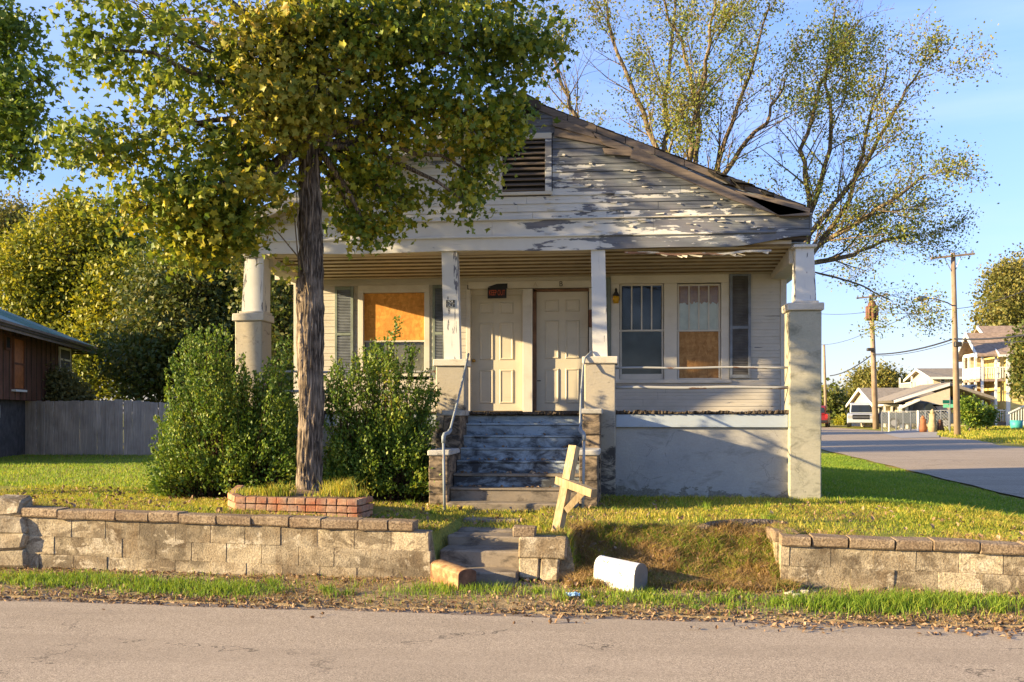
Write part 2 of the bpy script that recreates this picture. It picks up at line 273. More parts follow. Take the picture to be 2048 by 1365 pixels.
def barkm(name, a, b, sc_=1.):
    t = NT(name); p = t.pos(); n = t.noise(t.map(p, (24*sc_, 24*sc_, 4*sc_)), 1, 8, .7, .8); v = t.voro(t.map(p, (34*sc_, 34*sc_, 2.6*sc_)), 1, 'DISTANCE_TO_EDGE')
    h = t.math('ADD', n, t.rng(v, 0, .35, 0, .4)); c = t.mix(t.rng(h, .5, 1.05), a, b); c = t.mix(t.rng(t.noise(p, 3, 4), .5, .7, 0, .4), c, [x*1.25 for x in b])
    t.bump(h, 1, .03); return t.done(c, .95, .1)
M['bark'] = barkm('furrowed_bark', (.06, .046, .035), (.42, .33, .24)); M['barkl'] = barkm('pale_bark', (.10, .075, .045), (.33, .25, .16), .6); M['stem'] = barkm('shrub_stem', (.06, .035, .02), (.14, .08, .05), 2)
# ------------------------------------------------------------------ mesh helpers
WL = {}
def wl(o): return WL.get(o.name, Vector((0, 0, 0)))
class MB:
    def __init__(s): s.v = []; s.f = []; s.mi = []
    def add(s, vs, fs, m=0):
        k = len(s.v); s.v += [tuple(v) for v in vs]; s.f += [tuple(i+k for i in f) for f in fs]; s.mi += [m]*len(fs); return s
    def box(s, x0, x1, y0, y1, z0, z1, m=0):
        return s.add([(x, y, z) for x in (x0, x1) for y in (y0, y1) for z in (z0, z1)], [(0, 1, 3, 2), (4, 6, 7, 5), (0, 4, 5, 1), (2, 3, 7, 6), (0, 2, 6, 4), (1, 5, 7, 3)], m)
    def cbox(s, x0, x1, y0, y1, z0, z1, b=.008, j=0., m=0):       # box with bevelled edges, corners jittered
        c = [(x0+x1)/2, (y0+y1)/2, (z0+z1)/2]; h = [(x1-x0)/2, (y1-y0)/2, (z1-z0)/2]; b = min([b]+[q*.45 for q in h]); idx = {}; vs = []
        for sx in (-1, 1):
            for sy in (-1, 1):
                for sz in (-1, 1):
                    jj = [random.uniform(-j, j) for _ in range(3)]
                    for a in range(3):
                        q = [sx*(h[0]-(b if a != 0 else 0)), sy*(h[1]-(b if a != 1 else 0)), sz*(h[2]-(b if a != 2 else 0))]
                        idx[(sx, sy, sz, a)] = len(vs); vs.append([c[i]+q[i]+jj[i] for i in range(3)])
        fs = []
        def quad(l): fs.append(tuple(idx[k] for k in l))
        for a in range(3):
            o1, o2 = [i for i in range(3) if i != a]
            for s_ in (-1, 1):
                def key(u, v, ax):
                    t = [0, 0, 0]; t[a] = s_; t[o1] = u; t[o2] = v; return (*t, ax)
                l = [key(-1, -1, a), key(1, -1, a), key(1, 1, a), key(-1, 1, a)]
                quad(l if (s_ > 0) == (a != 1) else l[::-1])
        for a in range(3):
            o1, o2 = [i for i in range(3) if i != a]
            for u in (-1, 1):
                for v in (-1, 1):
                    def key(w, ax):
                        t = [0, 0, 0]; t[a] = w; t[o1] = u; t[o2] = v; return (*t, ax)
                    quad([key(-1, o1), key(1, o1), key(1, o2), key(-1, o2)])
        for k in [(x, y, z) for x in (-1, 1) for y in (-1, 1) for z in (-1, 1)]: fs.append(tuple(idx[(*k, a)] for a in range(3)))
        return s.add(vs, fs, m)
    def prism(s, poly, d, m=0):       # poly: coplanar points, d: extrusion vector
        n = len(poly); d = Vector(d); a = [Vector(p) for p in poly]
        return s.add(a+[p+d for p in a], [tuple(range(n))[::-1], tuple(range(n, 2*n))]+[(i, (i+1) % n, n+(i+1) % n, n+i) for i in range(n)], m)
    def tube(s, pts, rad, n=8, m=0, cap=True):
        pts = [Vector(p) for p in pts]; rad = rad if isinstance(rad, (list, tuple)) else [rad]*len(pts); vs = []; u = None
        for i, p in enumerate(pts):
            d = (pts[min(i+1, len(pts)-1)]-pts[max(i-1, 0)]).normalized()
            if u is None or abs(u.dot(d)) > .95: u = d.orthogonal().normalized()
            u = (u-d*u.dot(d)).normalized(); w = d.cross(u)
            for k in range(n): a = 2*math.pi*k/n; vs.append(p+(u*math.cos(a)+w*math.sin(a))*rad[i])
        fs = [(i*n+k, i*n+(k+1) % n, (i+1)*n+(k+1) % n, (i+1)*n+k) for i in range(len(pts)-1) for k in range(n)]
        if cap: fs += [tuple(range(n))[::-1], tuple(range((len(pts)-1)*n, len(pts)*n))]
        return s.add(vs, fs, m)
    def cyl(s, a, b, r, n=16, m=0): return s.tube([a, b], r, n, m)
    def build(s, name, mats, parent=None, smooth=False, fix=True):
        me = bpy.data.meshes.new(name); me.from_pydata(s.v, [], s.f)
        if not isinstance(mats, (list, tuple)): mats = [mats]
        for m in mats: me.materials.append(m)
        if len(mats) > 1: me.polygons.foreach_set('material_index', s.mi)
        if fix:
            import bmesh
            bm = bmesh.new(); bm.from_mesh(me); bmesh.ops.recalc_face_normals(bm, faces=bm.faces); bm.to_mesh(me); bm.free()
        if smooth: me.polygons.foreach_set('use_smooth', [True]*len(me.polygons))
        a = np.array(s.v); c = Vector((a.min(0)+a.max(0))/2)
        me.transform(Matrix.Translation(-c)); return place(name, me, c, parent)
def place(name, me, loc, parent=None, rot=None, scale=None):
    o = bpy.data.objects.new(name, me); COL.objects.link(o); loc = Vector(loc); WL[o.name] = loc
    if parent is not None: o.parent = parent; o.location = loc-wl(parent)
    else: o.location = loc
    if rot: o.rotation_euler = rot
    if scale: o.scale = scale
    return o
def thing(name, label, cat, loc=(0, 0, 0), group=None):
    o = bpy.data.objects.new(name, None); COL.objects.link(o); o.location = loc; WL[o.name] = Vector(loc); o.empty_display_size = .2
    return tag(o, label, cat, group)
def tag(o, label, cat, group=None):
    o['label'] = label; o['category'] = cat
    if group: o['group'] = group
    return o
def struct(o): o['kind'] = 'structure'; return o
def stuff(o, label=None, cat=None):
    o['kind'] = 'stuff'
    if label: o['label'] = label; o['category'] = cat
    return o
def npmesh(name, V, Fc, mat, parent=None, nper=None):
    """V (n,3) float, Fc (m,k) int of equal size"""
    me = bpy.data.meshes.new(name); k = Fc.shape[1]
    c = (V.min(0)+V.max(0))/2
    me.vertices.add(len(V)); me.vertices.foreach_set('co', (V-c).astype(np.float32).ravel())
    me.loops.add(Fc.size); me.loops.foreach_set('vertex_index', Fc.astype(np.int32).ravel())
    me.polygons.add(len(Fc)); me.polygons.foreach_set('loop_start', np.arange(0, Fc.size, k, dtype=np.int32)); me.polygons.foreach_set('loop_total', np.full(len(Fc), k, np.int32))
    me.materials.append(mat); me.update(calc_edges=True); me.validate()
    return place(name, me, Vector(c), parent)
def curved_leaf(pts):  return np.array(pts, float)
MAPLE_V = []
for k, r in enumerate((.56, .33, .52, .30, .40, .12, .40, .30, .52, .33)):
    a = math.pi/2+2*math.pi*k/10; MAPLE_V.append((math.cos(a)*r, math.sin(a)*r+.05, -.34*abs(math.cos(a))*r-.14*(r > .45)*r))
MAPLE_V = np.array([(0, 0, .03)]+MAPLE_V); MAPLE_F = np.array([(0, 1+k, 1+(k+1) % 10) for k in range(10)])
LEAF_V = np.array([(0, -.5, 0), (.22, 0, .05), (0, .5, 0), (-.22, 0, .05)]); LEAF_F = np.array([(0, 1, 2), (0, 2, 3)])
OVAL_V = np.array([(0, -.5, 0), (.3, -.1, .1), (.2, .3, .08), (0, .5, 0), (-.2, .3, .08), (-.3, -.1, .1)]); OVAL_F = np.array([(0, 1, 2), (0, 2, 3), (0, 3, 4), (0, 4, 5)])
def leaves_arrays(P, size, T, TF, droop=0., up=0., jit=.48, D=None):
    n = len(P); d = rng.normal(size=(n, 3))
    if D is not None: d = d*.6+D
    d[:, 2] -= droop; d /= np.linalg.norm(d, axis=1)[:, None]              # leaf tip direction (local y)
    nn = rng.normal(size=(n, 3)); nn[:, 2] += up; z = nn-d*(nn*d).sum(1)[:, None]; z /= np.linalg.norm(z, axis=1)[:, None]
    x = np.cross(d, z); s = size*(1+jit*rng.uniform(-1, 1, n))
    V = P[:, None, :]+s[:, None, None]*(T[None, :, 0:1]*x[:, None]+T[None, :, 1:2]*d[:, None]+T[None, :, 2:3]*z[:, None])
    Fc = TF[None]+np.arange(n)[:, None, None]*len(T)
    return V.reshape(-1, 3), Fc.reshape(-1, TF.shape[1])
def leaves(name, P, size, T, TF, mat, parent=None, **k):
    V, Fc = leaves_arrays(np.asarray(P), size, T, TF, **k); o = npmesh(name, V, Fc, mat, parent); o['kind'] = 'stuff'; return o
# ------------------------------------------------------------------ ground
def smooth(a, b, x): t = np.clip((np.asarray(x, float)-a)/(b-a), 0, 1); return t*t*(3-2*t)
def st_z(y): return np.interp(y, [9, 20, 35, 60, 90, 400], [0, .15, .35, .55, .60, 1.2])
XS0, XS1 = 7.7, 17.0
STEPX = (PX(872, SY(-1.9, 0)), PX(1038, SY(-1, 0)))
def gz(x, y):
    x = np.asarray(x, float); y = np.asarray(y, float); s = y-10.13-SL*x
    lawn = .495+.20*smooth(-1.5, -5.5, x)*np.exp(-np.clip(s, 0, 50)/3.5)
    lawn = lawn+.012*np.sin(x*1.7+y)*np.sin(y*1.3-.4*x)-.06*smooth(8, 25, s)
    slo = .04+(lawn-.04)*smooth(-.15, 1.15, s)                             # bank where the wall is missing
    slo = slo+(.045*np.sin(x*7+s*3)*np.sin(s*9+x*2)+.03*np.sin(x*17+s*5)*np.sin(s*13))*smooth(-.2, .2, s)*smooth(1.4, .8, s)
    inb = smooth(-.50, -.42, x)*smooth(1.70, 1.60, x)
    ins = ((x > STEPX[0]-.02) & (x < STEPX[1]+.02))
    stp = .0+(lawn-.0)*smooth(.2, 1.9, s)-.05
    wall = np.where(s > .10, lawn, .03)
    back = np.where(ins, np.minimum(stp, lawn), wall*(1-inb)+slo*inb)
    verge = -.03+.07*smooth(-1.2, -.3, s)+.006*np.sin(x*5+s*7)
    z = np.where(s < .02, verge+0*x, back); z = np.where((s < .02) & (s > -.15), np.maximum(verge, (slo*inb)), z)
    z = np.where(s < -1.2, -.10, z); z = np.where(s < -9.4, .10, z)
    sz = st_z(y)-.03
    fr = smooth(3.2, XS0-.1, x); z = np.where(s > .10, z*(1-fr)+sz*fr, z)
    right = (x > XS0-.1); zr = np.where(x < XS1+.2, sz, sz+.06+np.minimum(.02*(x-XS1), .35))
    z = np.where(right & (s > -1.2), np.where(s > .10, zr, np.minimum(zr, z)), z)
    return z
def gzf(x, y): return float(gz(x, y))
xs = np.concatenate([-np.geomspace(1500, 9.2, 40), np.arange(-9, 9, .085), np.geomspace(9.2, 1500, 60)])
ss = np.concatenate([-10.13-np.geomspace(400, .5, 10), np.linspace(-10.1, -9, 8), [-5, -1.3, -1.201, -1.195], np.arange(-1.1, -.1, .09), [-.08, 0, .02, .09, .105], np.arange(.17, 6, .085), 6+np.geomspace(.15, 1800, 60)])
gx, gs = np.meshgrid(xs, ss); gy = 10.13+SL*gx+gs
V = np.stack([gx, gy, gz(gx, gy)], -1).reshape(-1, 3); nx_ = len(xs)
ii = np.arange(len(ss)-1)[:, None]*nx_+np.arange(nx_-1)[None]; Fq = np.stack([ii, ii+1, ii+nx_+1, ii+nx_], -1).reshape(-1, 4)
g = npmesh('ground', V, Fq, M['ground']); struct(g); g.data.polygons.foreach_set('use_smooth', [True]*len(g.data.polygons))
def sheet(name, mat, fx, ys, zf, ncol=6):        # strip between two x-functions
    V = []; n = ncol
    for y in ys:
        a, b = fx(y)
        for k in range(n): x = a+(b-a)*k/(n-1); V.append((x, y, zf(x, y)))
    Fc = [(i*n+k, i*n+k+1, (i+1)*n+k+1, (i+1)*n+k) for i in range(len(ys)-1) for k in range(n-1)]
    return struct(npmesh(name, np.array(V, float), np.array(Fc), mat))
mb = MB(); xr = [-200, -20, 0, 20, 200]
def road_strip(s0, s1, z0, z1, lip=0):
    mb = MB(); N = 240; xx = np.concatenate([[-200, -60, -20], np.linspace(-12, 14, N), [20, 60, 200]])
    vs = []
    for x in xx:
        w = .018*math.sin(x*2.3)+.012*math.sin(x*7.1+1)+.008*math.sin(x*19)
        vs += [(x, SY(x, s0), z0), (x, SY(x, s1+w), z1), (x, SY(x, s1+w+.012), z1-lip)]
    k = 3; return mb.add(vs, [(i*k+j, (i+1)*k+j, (i+1)*k+j+1, i*k+j+1) for i in range(len(xx)-1) for j in range(k-1)])
struct(road_strip(-9.4, -1.56, 0, 0, .05).build('road', M['asph']))
struct(road_strip(-9.4, -1.13, -.055, -.045, .03).build('road_gutter', M['asph2']))
struct(sheet('side_street', M['asph'], lambda y: (XS0+.04*math.sin(y*2)+(y-50)*.1*(y > 50), XS1+.05*math.sin(y*1.4)+max(0, y-55)*.28-1.2*max(0, 1-abs(y-43)/6)), np.concatenate([[8.7], np.arange(9, 60, .8), np.arange(62, 110, 6)]), lambda x, y: float(st_z(y))+.004-.02*(y < 8.9)))
# driveway apron
dv = [W(1765, 0, 1), W(1790, 0, 1)]
def flat_poly(name, mat, pts, dz): 
    mb = MB(); v = []
    for (px, py, D) in pts:
        p = W(px, py, D); v.append((p.x, p.y, gzf(p.x, p.y)+dz))
    c = np.mean(v, 0); return struct(mb.add(v+[tuple(c)], [(i, (i+1) % len(v), len(v)) for i in range(len(v))]).build(name, mat))
flat_poly('driveway', plain('pale_concrete', (.30, .28, .25), .9, .15), [(1765, 0, 58), (1800, 0, 50), (1878, 0, 51), (1880, 0, 58), (1845, 0, 66), (1800, 0, 66)], .05)
# ------------------------------------------------------------------ the house
YF, YD = 15.14, 17.25
HX0, HX1 = -5.72, 2.86; XC = (HX0+HX1)/2
YB = 22.3
house = thing('abandoned_house', 'derelict white wooden duplex house with peeling gable, porch and two cream doors', 'house', (XC, YF, .49))
def hz(py, px, Y=YF): return PZ(py, PX(px, Y), Y)
ZFL = 1.785                     # porch floor
ZB0, ZB1, ZB2 = hz(501, 1050), hz(474, 1050), hz(441, 1050)      # fascia bottom, split, top
APEX, ZEV = hz(196, 1050), hz(418, 1622)
slope = (APEX-ZEV)/(HX1-XC)
def roofz(x): return APEX-abs(x-XC)*slope
# body
mb = MB(); mb.box(HX0+.06, HX1-.06, YD+.2, YB, .45, 4.3); mb.prism([(HX0+.06, YD+.2, 4.3), (HX1-.06, YD+.2, 4.3), (HX1-.06, YD+.2, roofz(HX1)-.12), (XC, YD+.2, APEX-.12), (HX0+.06, YD+.2, roofz(HX0)-.12)], (0, YB-YD-.2, 0)); mb.build('wall', M['siding'], house)
# side walls lap boards (left side shows a little through the porch)
# --- lap board profile
def lap_mesh(h=.125):
    pr = [(0, 0), (-.016, 0), (-.013, h*.46), (-.007, h*.485), (-.007, h*.52), (-.010, h*.55), (-.006, h*.985), (0, h*.985)]
    me = bpy.data.meshes.new('siding_board'); n = len(pr)
    vs = [(x, y, z) for x in (-.5, .5) for (y, z) in pr]
    me.from_pydata(vs, [], [tuple(range(n)), tuple(range(n, 2*n))[::-1]]+[(i, n+i, n+(i+1) % n, (i+1) % n) for i in range(n)]); return me
EXP = .118
lapme = lap_mesh(EXP); lapme.materials.append(M['siding'])
fw = MB().box(HX0+.02, HX1-.02, YD+.17, YD+.199, .5, 4.3).build('front_wall', M['dark'], house)
OPEN = [(PX(718, YD), PX(858, YD), hz(756, 790, YD), hz(573, 790, YD)), (PX(935, YD), PX(1184, YD), 0, hz(566, 1060, YD)), (PX(1224, YD), PX(1456, YD), hz(762, 1340, YD), hz(550, 1340, YD))]
def side_rows():
    z = ZFL-.02; k = 0
    while z < hz(545, 1500, YD)+.05:
        segs = [(HX0+.1, HX1-.1)]
        for (a, b, lo, hi) in OPEN:
            if z+EXP*.5 > lo and z+EXP*.3 < hi:
                ns = []
                for (p, q) in segs:
                    if b <= p or a >= q: ns.append((p, q))
                    else:
                        if a-p > .03: ns.append((p, a))
                        if q-b > .03: ns.append((b, q))
                segs = ns
        for (p, q) in segs:
            cuts = [p]
            if q-p > 2.2:
                c = random.uniform(p+.8, q-.8); cuts.append(c)
            cuts.append(q)
            for a, b in zip(cuts[:-1], cuts[1:]):
                place('siding_board', lapme, ((a+b)/2, YD+random.uniform(0, .003), z), fw, (random.uniform(-.004, .004), random.uniform(-.0006, .0006), 0), (b-a-.003, 1, 1))
        z += EXP; k += 1
side_rows()
MB().box(HX0+.02, HX1-.02, YD+.01, YD+.17, .5, ZFL-.02).build('lower_wall', M['siding'], house)
for x0 in (HX0+.0, HX1-.1): MB().cbox(x0, x0+.1, YD-.025, YD+.19, .5, 4.1, .004).build('corner_board', M['white'], house)
# floor, apron, foundation
MB().box(HX0+.1, HX1-.1, YF+.12, YD+.16, ZFL-.05, ZFL).build('porch_floor', M['rotwood'], house)
PIER = [(PX(470, YF), PX(524, YF)), (PX(871, YF), PX(929, YF)), (PX(1169, YF), PX(1231, YF)), (PX(1579, YF), PX(1643, YF))]
def ragged(x0, x1, y0, y1, z, h, amp, seed):
    mb = MB(); n = int((x1-x0)/.025); r = random.Random(seed); lo = []; hi = []; a = 0
    for i in range(n+1):
        a = .85*a+r.uniform(-1, 1)*.5; x = x0+(x1-x0)*i/n
        hi.append(z+h*.5+amp*(a*.5+r.uniform(-.3, .5))); lo.append(z-h*.5-amp*.5*r.random())
    vs = []
    for i in range(n+1):
        x = x0+(x1-x0)*i/n; vs += [(x, y0+r.uniform(-.02, .02), lo[i]), (x, y0+r.uniform(-.015, .015), hi[i]), (x, y1, hi[i]-.005), (x, y1, lo[i])]
    return mb.add(vs, [(i*4+j, i*4+(j+1) % 4, (i+1)*4+(j+1) % 4, (i+1)*4+j) for i in range(n) for j in range(4)]+[(0, 1, 2, 3), (n*4+3, n*4+2, n*4+1, n*4)])
for (a, b, sd) in ((PIER[0][1], PIER[1][0], 1), (PIER[2][1], PIER[3][0], 2)):
    MB().box(a, b, YF+.14, YF+.3, .3, ZFL-.24).build('foundation', M['found'], house)
    MB().cbox(a+.005, b-.005, YF+.085, YF+.15, ZFL-.235, ZFL-.04, .006).build('skirt_board', M['apron'], house)
    ragged(a, b, YF+.05, YF+.2, ZFL-.005, .03, .028, sd).build('rotten_floor_edge', M['rotwood'], house)
# piers and tapered columns
def taper(c, y0, wx0, wy0, wx1, wy1, z0, z1, dx=0, b=0):
    vs = []
    for (wx, wy, z, d) in ((wx0, wy0, z0, 0), (wx1, wy1, z1, dx)):
        for sx, sy in ((-1, -1), (1, -1), (1, 1), (-1, 1)): vs.append((c+d+sx*wx/2, y0+sy*wy/2, z))
    return vs, [(0, 1, 5, 4), (1, 2, 6, 5), (2, 3, 7, 6), (3, 0, 4, 7), (4, 5, 6, 7), (3, 2, 1, 0)]
capz = [hz(627, 497), hz(719, 900), hz(713, 1200), hz(606, 1612)]
capb = [hz(642, 497), hz(733, 900), hz(728, 1200), hz(621, 1612)]
colpx = [((483, 525), (489, 527)), ((888, 920), (883, 914)), ((1185, 1215), (1182, 1210)), ((1591, 1633), (1592, 1628))]
coltop = [ZB0+.02, ZB0+.02, ZB0+.02, hz(488, 1610)]
for k in range(4):
    a, b = PIER[k]; w = b-a; c = (a+b)/2; yc = YF+w/2
    pr = MB().cbox(a, b, YF, YF+w, .40, capb[k], .015, .004).build('pier', [M['pier'], M['pier'], M['pier'], M['pierc']][k], house)
    MB().cbox(a-.035, b+.035, YF-.035, YF+w+.035, capb[k]+.001, capz[k], .012, .003).build('cap', M['cap'], pr)
    (b0, b1), (t0, t1) = colpx[k]; yq = YF+.04
    X0, X1, T0, T1 = PX(b0, yq), PX(b1, yq), PX(t0, yq), PX(t1, yq)
    wy = (X1-X0) if k in (0, 3) else .2; wyt = (T1-T0) if k in (0, 3) else .2
    v, f = taper((X0+X1)/2, yq+wy/2, X1-X0, wy, T1-T0, wyt, capz[k], coltop[k], (T0+T1)/2-(X0+X1)/2)
    cl = MB().add(v, f).build('column', M['whitez'], house)
    if k in (0, 3):
        MB().cbox((T0+T1)/2-(T1-T0)/2-.04, (T0+T1)/2+(T1-T0)/2+.04, yq-.035, yq+wyt+.035, coltop[k]-.05, coltop[k]-.002, .01).build('capital', M['white'], cl)
        MB().cbox(X0-.03, X1+.03, yq-.03, yq+wy+.03, capz[k]+.001, capz[k]+.035, .008).build('base', M['cap'], cl)
# fascia boards (with joints)
def plank(name, x0, x1, y0, y1, z0, z1, mat, parent, n=14, sag0=None, sag1=None):
    mb = MB(); vs = []
    for i in range(n+1):
        x = x0+(x1-x0)*i/n; a = sag0(x) if sag0 else 0; b = sag1(x) if sag1 else 0
        vs += [(x, y0, z0+a), (x, y0, z1+b), (x, y1, z1+b), (x, y1, z0+a)]
    mb.add(vs, [(i*4+j, i*4+(j+1) % 4, (i+1)*4+(j+1) % 4, (i+1)*4+j) for i in range(n) for j in range(4)]+[(0, 1, 2, 3), (n*4+3, n*4+2, n*4+1, n*4)])
    return mb.build(name, mat, parent)
xj = [HX0, -3.6, -.25, HX1+.005]
def riseB(x): return .16*smooth(1.55, 2.85, x) + .012*math.sin(x*2)     # lower edge lifts at the right end
for a, b in zip(xj[:-1], xj[1:]):
    plank('fascia_board', a+.002, b-.002, YF-.004+random.uniform(0, .006), YF+.04, ZB0, ZB1-.006, M['frieze'], house, 24, lambda x: float(riseB(x)), lambda x: .05*float(smooth(1.8, 2.85, x)))
xj = [HX0, -1.9, .55, HX1+.01]
for a, b in zip(xj[:-1], xj[1:]):
    plank('frieze_board', a+.002, b-.002, YF+.008+random.uniform(0, .004), YF+.05, ZB1+.004, ZB2, M['frieze'], house, 16, lambda x: .05*float(smooth(1.8, 2.85, x)), lambda x: 0)
MB().cbox(HX0, HX1-.5, YF-.035, YF+.02, ZB1-.012, ZB1+.02, .006).build('ledge_moulding', M['frieze'], house)
MB().cbox(HX0, HX1+.02, YF-.03, YF+.02, ZB2+.001, ZB2+.02, .005).build('drip_moulding', M['white'], house)
MB().box(HX0+.05, HX1-.05, YF+.05, YF+.3, ZB0+.10, ZB2).build('porch_beam', M['rotwood'], house)
plank('soffit_board', HX0+.3, PIER[2][0]+.2, YF+.042, YF+.34, ZB0-.004, ZB0+.03, M['ceil'], house, 10)
# loose, hanging soffit trim at the right
def hang(x): return -.055*math.sin(math.pi*min(max((x-0.1)/2.3, 0), 1))-.01*math.sin(x*9)
plank('loose_trim', .12, 2.3, YF+.05, YF+.09, ZB0-.045, ZB0-.022, M['rail'], house, 40, lambda x: hang(x)-.012*abs(math.sin(x*23)), hang)
for i in range(9):
    x = random.uniform(.6, 2.2); z = ZB0-.05+hang(x); d = random.uniform(.05, .22)
    MB().prism([(x, YF+.02, z), (x+d, YF+.0, z-.03+random.uniform(-.02, .03)), (x+d*.9, YF+.01, z-.045), (x+d*.2, YF+.03, z-.02)], (0, .004, 0)).build('paint_strip', M['white'], house)
# side beams
for (xa, xb) in ((HX0+.0, HX0+.26), (HX1-.26, HX1)):
    MB().cbox(xa, xb, YF+.3, YD+.0, ZB0-.17 if xa < 0 else ZB0-.22, ZB0+.1, .005).build('side_beam', M['white'], house)
# porch ceiling: ribbed panels running along the porch
zc0, zc1 = ZB0+.02, hz(556, 1060, YD)
npan = 8; pw = (YD-YF-.1)/npan
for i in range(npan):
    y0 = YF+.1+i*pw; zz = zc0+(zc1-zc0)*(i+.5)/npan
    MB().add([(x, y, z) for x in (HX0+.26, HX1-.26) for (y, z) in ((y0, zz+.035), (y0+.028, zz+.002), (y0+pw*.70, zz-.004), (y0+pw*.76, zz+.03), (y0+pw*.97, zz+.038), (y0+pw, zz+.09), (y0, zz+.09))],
             [(j, (j+1) % 7, 7+(j+1) % 7, 7+j) for j in range(1, 7)]).add([(HX0+.26, y0, zz+.035), (HX0+.26, y0+.028, zz+.002), (HX1-.26, y0+.028, zz+.002), (HX1-.26, y0, zz+.035)], [(0, 1, 2, 3)], 1).build('ceiling_panel', [M['ceil'], M['ceil_shade']], house, fix=False)  # front slope of each rib carries the painted shade band
# --- gable boards
vx0, vx1, vz0, vz1 = PX(1004, YF), PX(1090, YF), hz(383, 1050), hz(278, 1050)
gw = MB(); gw.prism([(HX0+.05, YF+.09, ZB2), (HX1-.05, YF+.09, ZB2), (HX1-.05, YF+.09, roofz(HX1)-.06), (XC, YF+.09, APEX-.05), (HX0+.05, YF+.09, roofz(HX0)-.06)], (0, .08, 0)); gw = gw.build('gable_wall', M['rotwood'], house)
z = ZB2+.02; GE = .119; row = 0
while z < APEX-.12:
    half = (APEX-z-.07)/slope
    xa, xb = max(XC-half, HX0+.02), min(XC+half, HX1-.03)
    segs = [(xa, xb)]
    if z+GE*.5 > vz0-.04 and z < vz1+.03: segs = [(xa, vx0-.10), (vx1+.11, xb)]
    for (p, q) in segs:
        if q-p < .08: continue
        cuts = [p]
        while q-cuts[-1] > 2.4: cuts.append(cuts[-1]+random.uniform(1.1, 2.2))
        cuts.append(q)
        for a, b in zip(cuts[:-1], cuts[1:]):
            dr = random.uniform(-.003, .003) if a > -1 else 0; dy = random.uniform(0, .006)
            cutr = min(GE/slope, b-a-.02) if b == xb and row > 1 else 0; cutl = min(GE/slope, b-a-.02) if a == xa and row > 1 else 0
            if b == xb and a > -1 and random.random() < .6: cutr *= random.uniform(.2, 1.3); b -= random.uniform(0, .06)
            pr = [(-.022, 0, 0), (-.017, .46, .46), (-.010, .49, .49), (-.013, .55, .55), (-.006, .985, .985), (.02, .985, .985), (.02, 0, 0)]
            vs = [(a+.002+cutl*h, YF+.06+dy+y, z+GE*h+dr*(-1)) for (y, h, _) in pr]+[(b-.002-cutr*h, YF+.06+dy+y, z+GE*h+dr) for (y, h, _) in pr]
            MB().add(vs, [tuple(range(7)), tuple(range(7, 14))[::-1]]+[(j, 7+j, 7+(j+1) % 7, (j+1) % 7) for j in range(7)]).build('gable_board', M['gable'], gw)
    z += GE; row += 1
# lifted paint curls on the gable
mb = MB()
for i in range(70):
    x = random.uniform(-1.2, 2.4); zt = random.uniform(ZB1, min(roofz(x)-.35, 5.75)); L = random.uniform(.04, .16); h = random.uniform(.01, .03); y = YF+.036
    if zt < ZB2: y = YF-.006
    mb.add([(x, y, zt), (x+L, y, zt+random.uniform(-.01, .01)), (x+L*.9, y-random.uniform(.01, .03), zt-h), (x+.1*L, y-random.uniform(.005, .03), zt-h)], [(0, 1, 2, 3)])
stuff(mb.build('paint_curl', M['white'], gw, fix=False))
# louvred vent
vent = MB().box(vx0, vx1, YF+.075, YF+.085, vz0, vz1).build('gable_vent', M['dark'], house)
ns = 10
for i in range(ns):
    zz = vz0+(vz1-vz0)*(i+.1)/ns
    MB().prism([(vx0, YF+.02, zz), (vx0, YF+.012, zz+.012), (vx0, YF+.072, zz+.055), (vx0, YF+.074, zz+.042)], (vx1-vx0, 0, 0)).build('slat', M['greywood'], vent)
for (a, b, c, d) in ((vx0-.10, vx0, vz0, vz1), (vx1, vx1+.10, vz0, vz1+.0), (vx0-.10, vx1+.10, vz1+.001, vz1+.09), (vx0-.12, vx1+.12, vz0-.05, vz0-.001)):
    MB().cbox(a, b, YF+.012, YF+.075, c, d, .004).build('vent_frame', M['gable'] if a == vx1 else M['white'], vent)
# --- roof
YR0 = YF-.30
roof = MB()
t_ = .05
for sgn in (-1, 1):
    xe = XC+sgn*(HX1-XC+(.30 if sgn < 0 else .05))
    y0 = YR0 if sgn < 0 else YF+.045
    roof.prism([(XC, y0, APEX+.02), (xe, y0, roofz(xe)+.02), (xe, y0, roofz(xe)+.02-t_), (XC, y0, APEX+.02-t_)], (0, YB+.3-y0, 0))
roof = roof.build('roof', M['dshing'], house)
for sgn in (-1, 1):   # shingle courses with uneven edge
    for k in range(28):
        d0 = k/28*(HX1-XC+(.3 if sgn < 0 else -.12)); xe = XC+sgn*d0; xf = XC+sgn*(d0+.21); y0 = (YR0 if sgn < 0 else YF+.04)-random.uniform(0, .03)
        MB().prism([(xe, y0, roofz(xe)+.021), (xf, y0, roofz(xf)+.024), (xf, y0, roofz(xf)+.036), (xe, y0, roofz(xe)+.026)], (0, YB+.28-y0, 0)).build('shingle_course', M['dshing'], roof)
for k in range(9):
    xa_, xb_ = XC+.25+k*.44, XC+.25+(k+1)*.44-.01; dz_ = random.uniform(-.012, .008)
    MB().prism([(xa_, YF+.03, roofz(xa_)+.012+dz_), (xb_, YF+.03, roofz(xb_)+.012+dz_), (xb_, YF+.03, roofz(xb_)-.085), (xa_, YF+.03, roofz(xa_)-.085)], (0, .013, 0)).build('roof_edge_board', M['greywood'], house)
